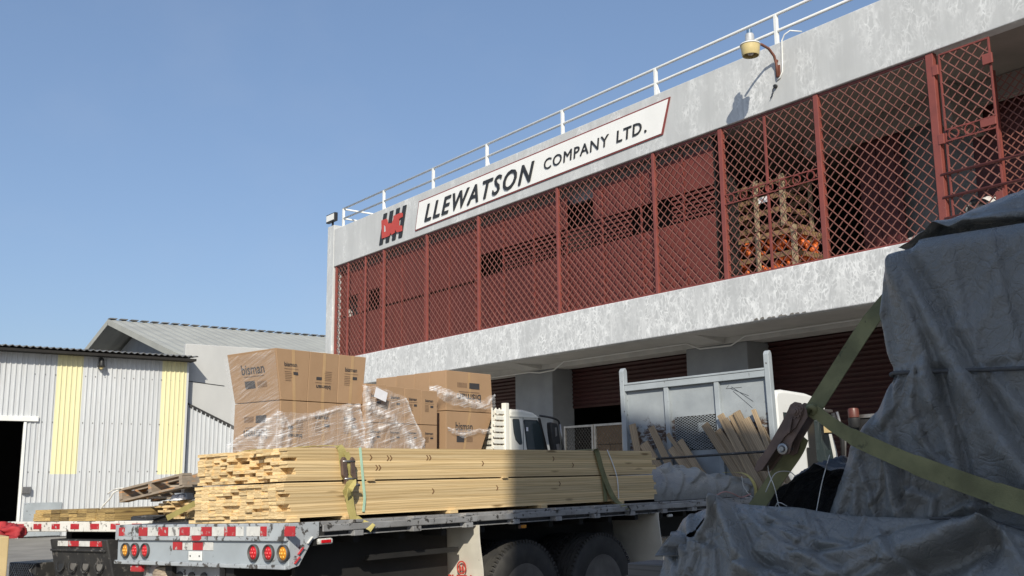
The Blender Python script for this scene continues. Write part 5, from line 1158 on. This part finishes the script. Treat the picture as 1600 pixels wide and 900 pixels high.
# the loose heap in front
def heap():
    ls = np.concatenate([np.linspace(1.0,-.65,300), np.linspace(-.67,-1.5,60)])
    h = np.interp(ls, [-1.5,-.6,-.414,-.30,-.19,-.10,.05,.15,.24,.352,.40,.50,.60,.68,.74,.80,.86,.92,.96,1.0], [1.40,1.455,1.512,1.515,1.518,1.520,1.524,1.528,1.538,1.555,1.558,1.560,1.568,1.580,1.572,1.548,1.528,1.500,1.455,1.34])
    rows = []
    for v in np.linspace(-1, 0, 26)[:-1]:                      # back slope
        rows.append(np.stack([-.10-.0*ls+(-v)*.34, ls, h-.34*(-v)**1.6], -1))
    for v in np.linspace(0, 1, 190):                           # front drop
        z = h-(h-1.02)*v; rows.append(np.stack([-.10-.30*v**.75+0*ls, ls, z], -1))
    P = np.array(rows); X, L, Z = P[...,0], P[...,1], P[...,2]; D = np.zeros_like(Z); front = smooth(.25, -.05, X)
    for pts, a, w in ((((.68,1.577),(.61,1.486),(.531,1.361),(.46,1.30)),.045,.05), (((.68,1.577),(.771,1.417),(.79,1.30)),.030,.04), (((.56,1.55),(.439,1.512),(.33,1.49)),.018,.03), (((.436,1.469),(.317,1.441),(.211,1.353),(.12,1.31)),.028,.04),
        (((.559,1.27),(.522,1.319),(.383,1.300),(.25,1.25)),.05,.035), (((.753,1.395),(.678,1.376),(.645,1.25)),.018,.025), (((.936,1.434),(.882,1.424),(.832,1.376)),.03,.025), (((.30,1.37),(.21,1.378),(.067,1.392),(-.04,1.442),(-.142,1.480),(-.30,1.50)),.035,.028),
        (((-.046,1.435),(-.095,1.373),(-.169,1.319),(-.25,1.27)),.035,.035), (((-.444,1.509),(-.567,1.464),(-.8,1.4)),.03,.03), (((.064,1.524),(.079,1.405)),.010,.012), (((.6,1.52),(.5,1.42),(.38,1.38),(.25,1.30)),.016,.05), (((-.5,1.46),(-.55,1.38),(-.62,1.3)),.025,.03), (((.25,1.5),(.2,1.44),(.1,1.41)),.012,.02), (((.0,1.35),(.1,1.3),(.3,1.27)),.02,.03),
        (((.66,1.575),(.52,1.50),(.36,1.41),(.22,1.36)),.026,.035), (((.67,1.57),(.56,1.42),(.50,1.34),(.36,1.24)),.024,.03), (((.69,1.57),(.72,1.45),(.70,1.30),(.72,1.15)),.018,.03), (((.48,1.545),(.36,1.47),(.20,1.42),(.02,1.41)),.014,.025),
        (((-.43,1.505),(-.30,1.43),(-.16,1.37),(.0,1.30)),.022,.03), (((-.44,1.505),(-.42,1.40),(-.36,1.28),(-.28,1.15)),.022,.035), (((-.45,1.505),(-.62,1.40),(-.8,1.32)),.022,.035), (((.30,1.52),(.26,1.46),(.30,1.42)),.012,.02), (((.86,1.50),(.80,1.40),(.83,1.25)),.02,.03), (((.2,1.30),(.1,1.25),(-.1,1.22)),.02,.03), (((.95,1.38),(.86,1.30),(.80,1.15)),.02,.03)): D += fold(L, Z, pts, a*1.5, w)
    # the big lip: bulges out, then falls back into a dark hollow below it
    lip = seg_dist(L, Z, ((-.07,1.36),(-.101,1.367),(-.265,1.417),(-.437,1.500))); u = smooth(-.02,-.12,L)*smooth(-.50,-.42,L)
    D += u*(.075*np.exp(-((lip+.03)/.045)**2)*(lip < .5)-.11*np.exp(-((lip-.055)/.05)**2))
    N = fbm(X*0, L*1.3+Z*.9, Z*1.1-L*.6, 2.8, 3, 5.1); D += .012*(.5-np.abs(N))+.005*(.5-np.abs(fbm(L*1.4+Z, Z-L*.5, X*0, 9, 3, 1.2)))
    D += crumple_lines(L, Z, 80, 11, (-.7,.95,1.15,1.56), -2.4, .005, .010)+crumple_lines(L, Z, 40, 12, (-.7,.5,1.15,1.5), .3, .005, .010)
    P[...,0] = X-D*front; P[...,2] = Z+.25*D*front*smooth(1.1,1.3,Z)
    slot = [(.766,1.512),(.750,1.516),(.742,1.505),(.797,1.43),(.842,1.43)]
    sk = np.array([[inside(slot, L[i,j], Z[i,j]) for j in range(L.shape[1]-1)] for i in range(L.shape[0]-1)]); sk[:25] = False
    return P, sk
P_, sk_ = heap()
o = MB().grid(P_, sk_).build('tarpaulin_heap', M['tarp'], smooth=True, fix=False); o.matrix_world = FE; ROOT[o.name] = FE.copy(); TH = tag(o, 'loose grey tarpaulin slumped over the trailer end in the foreground, with a slot and eyelet', 'tarpaulin')
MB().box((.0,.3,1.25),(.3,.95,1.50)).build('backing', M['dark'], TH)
gx = -.10-.30*((1.5-1.31)/(1.5-1.02))**.75-.05
MB().lathe([(.010,0),(.020,0),(.019,.005),(.011,.005)], (gx,.824,1.31), (-1,0,.1), 22, True).build('eyelet', M['steel'], TH, smooth='auto'); MB().lathe([(.0105,0),(.0105,.001)], (gx,.824,1.31), (-1,0,.1), 16).build('eyelet_hole', M['black'], TH)
cv = []
for k, v in enumerate(np.linspace(0, 1, 30)):
    a = -2.4+v*5.2; cv.append([(-.32+.05*math.cos(a)+q*.16,.905-q*.085+(.034-.012*q)*math.sin(a),1.395-q*.02+(.045-.015*q)*math.cos(a*1.0+.8)) for q in np.linspace(0,1,14)])
MB().grid(np.array(cv)).build('rolled_edge', M['tarp'], TH, smooth=True, fix=False, solid=.003)
# black crumpled sheet between strap and load
def dark_sheet():
    X, L = np.meshgrid(np.linspace(.05,.75,50), np.linspace(.02,.62,80), indexing='ij'); base = np.interp(L, [.02,.2,.32,.42,.5,.62], [1.60,1.70,1.735,1.70,1.66,1.48])
    Z = base-.35*(X-.3)**2+.085*(.5-np.abs(fbm(X, L, X*0, 3.2, 3, 8.8)))+.012*fbm(X, L, X*0, 9, 3, 2.2); return np.stack([X, L, Z], -1)
o = MB().grid(dark_sheet()).build('black_plastic_sheet', M['tarpdark'], smooth=True, fix=False); o.matrix_world = FE; ROOT[o.name] = FE.copy(); DS = tag(o, 'crumpled black plastic sheet between the olive strap and the tarpaulin load', 'plastic sheet')
for pts in (((.0,.56,1.62),(.0,.51,1.70),(.05,.47,1.71),(.08,.45,1.69)),((.0,.50,1.56),(-.02,.505,1.64),(-.02,.53,1.71),(.0,.54,1.77)),((.0,.33,1.52),(.02,.30,1.66),(.05,.27,1.78)),((.0,.52,1.55),(-.02,.49,1.575),(.0,.46,1.56)),((.0,.505,1.57),(-.01,.485,1.55),(.0,.47,1.545))):
    MB().tube(spline(pts, 6), .0022, 6).build('white_tie', M['whitetape'], DS, smooth=True)
# ratchet strap across the load
off = Vector((0,0,0))
RS = thing('ratchet_strap', 'wide olive green strap with rusty ratchet tensioned over the tarpaulin load', 'strap', FE)
ribbon(sp([(.45,-.20,2.68),(.20,-.06,2.52),(.07,.02,2.385),(.05,.075,2.313),(.03,.178,2.168),(.01,.305,1.99),(.0,.335,1.95)]), .078, (.15,.85,.5), .005).build('webbing', M['olive2'], RS)
ribbon(sp([(.03,.385,1.865),(.05,.43,1.80),(.07,.54,1.68),(.10,.70,1.50),(.12,.80,1.39)]), .075, (.1,.8,.6), .005).build('webbing', M['olive2'], RS)
ribbon(sp([(.06,.40,1.87),(.09,.46,1.80),(.11,.57,1.67),(.13,.72,1.50)]), .075, (.1,.8,.6), .005).build('webbing', M['olive2'], RS)
tail = [(.0,.325,1.985),(-.02,.285,1.962),(-.06,.20,1.905),(-.10,.098,1.848),(-.13,-.03,1.79),(-.15,-.175,1.727),(-.16,-.391,1.645),(-.16,-.56,1.585),(-.13,-.9,1.49)]
ribbon(sp(tail), [.055]*8+[.062]*16+[.070]*16+[.078]*12+[.088]*13, [(.1,.25,.95)]*65, .004).build('webbing_tail', M['olive2'], RS)
MB().tube(spline([(-.005,.335,1.965),(-.02,.318,1.985),(-.03,.30,1.985),(-.02,.29,1.97),(.0,.31,1.955)],6), .012).build('webbing_wrap', M['olive2'], RS, smooth=True)
HN = [(.389,1.999),(.367,2.011),(.338,2.004),(.327,1.981),(.335,1.954),(.369,1.899),(.407,1.873),(.426,1.857),(.459,1.818),(.539,1.719),(.565,1.708),(.58,1.722),(.562,1.758),(.515,1.808),(.434,1.924),(.4,1.979)]
BS = [(.335,1.999),(.319,1.976),(.315,1.942),(.394,1.834),(.409,1.789),(.434,1.779),(.464,1.791),(.469,1.819),(.403,1.896),(.356,1.961)]
for x in (-.060,.035): MB().prism([(x,a,b) for a, b in HN], (.007,0,0)).build('handle_plate', M['rust'], RS, bev=.002)
MB().prism([(-.052,a,b) for a, b in ((.555,1.712),(.578,1.722),(.50,1.825),(.44,1.91),(.42,1.895),(.48,1.805))], (.086,0,0)).build('handle_grip', M['rust'], RS, bev=.004)
for x in (-.050,.025): MB().prism([(x,a,b) for a, b in BS], (.007,0,0)).build('base_plate', M['rust'], RS, bev=.002)
def gear(c, r, n):
    P = []
    for q in range(n*3): a = 2*math.pi*q/(n*3); rr = r*(1 if q % 3 else .80); P.append((c[0],c[1]+rr*math.cos(a),c[2]+rr*math.sin(a)))
    return P
for x in (-.068,.045): MB().prism(gear((x,.362,1.968),.030,11), (.008,0,0)).build('ratchet_wheel', M['rust'], RS, bev=.001)
MB().lathe([(.011,-.01),(.011,.135)], (-.075,.362,1.968), (1,0,0), 16).lathe([(.018,0),(.018,.006),(.010,.009)], (-.068,.362,1.968), (-1,0,0), 14).build('axle', M['rust'], RS, smooth='auto')
MB().lathe([(.008,0),(.024,0),(.024,.010),(.016,.012),(.008,.008)], (-.052,.437,1.808), (-1,0,0), 18, True).lathe([(.010,-.1),(.010,.018)], (-.052,.437,1.808), (-1,0,0), 12).build('pivot_bolt', M['steel'], RS, smooth='auto')
MB().hexa([(-.075,.376,1.936),(-.075,.390,1.940),(-.062,.390,1.940),(-.062,.376,1.936),(-.075,.392,1.874),(-.075,.406,1.878),(-.062,.406,1.878),(-.062,.392,1.874)]).build('pawl', M['rust'], RS, bev=.002)
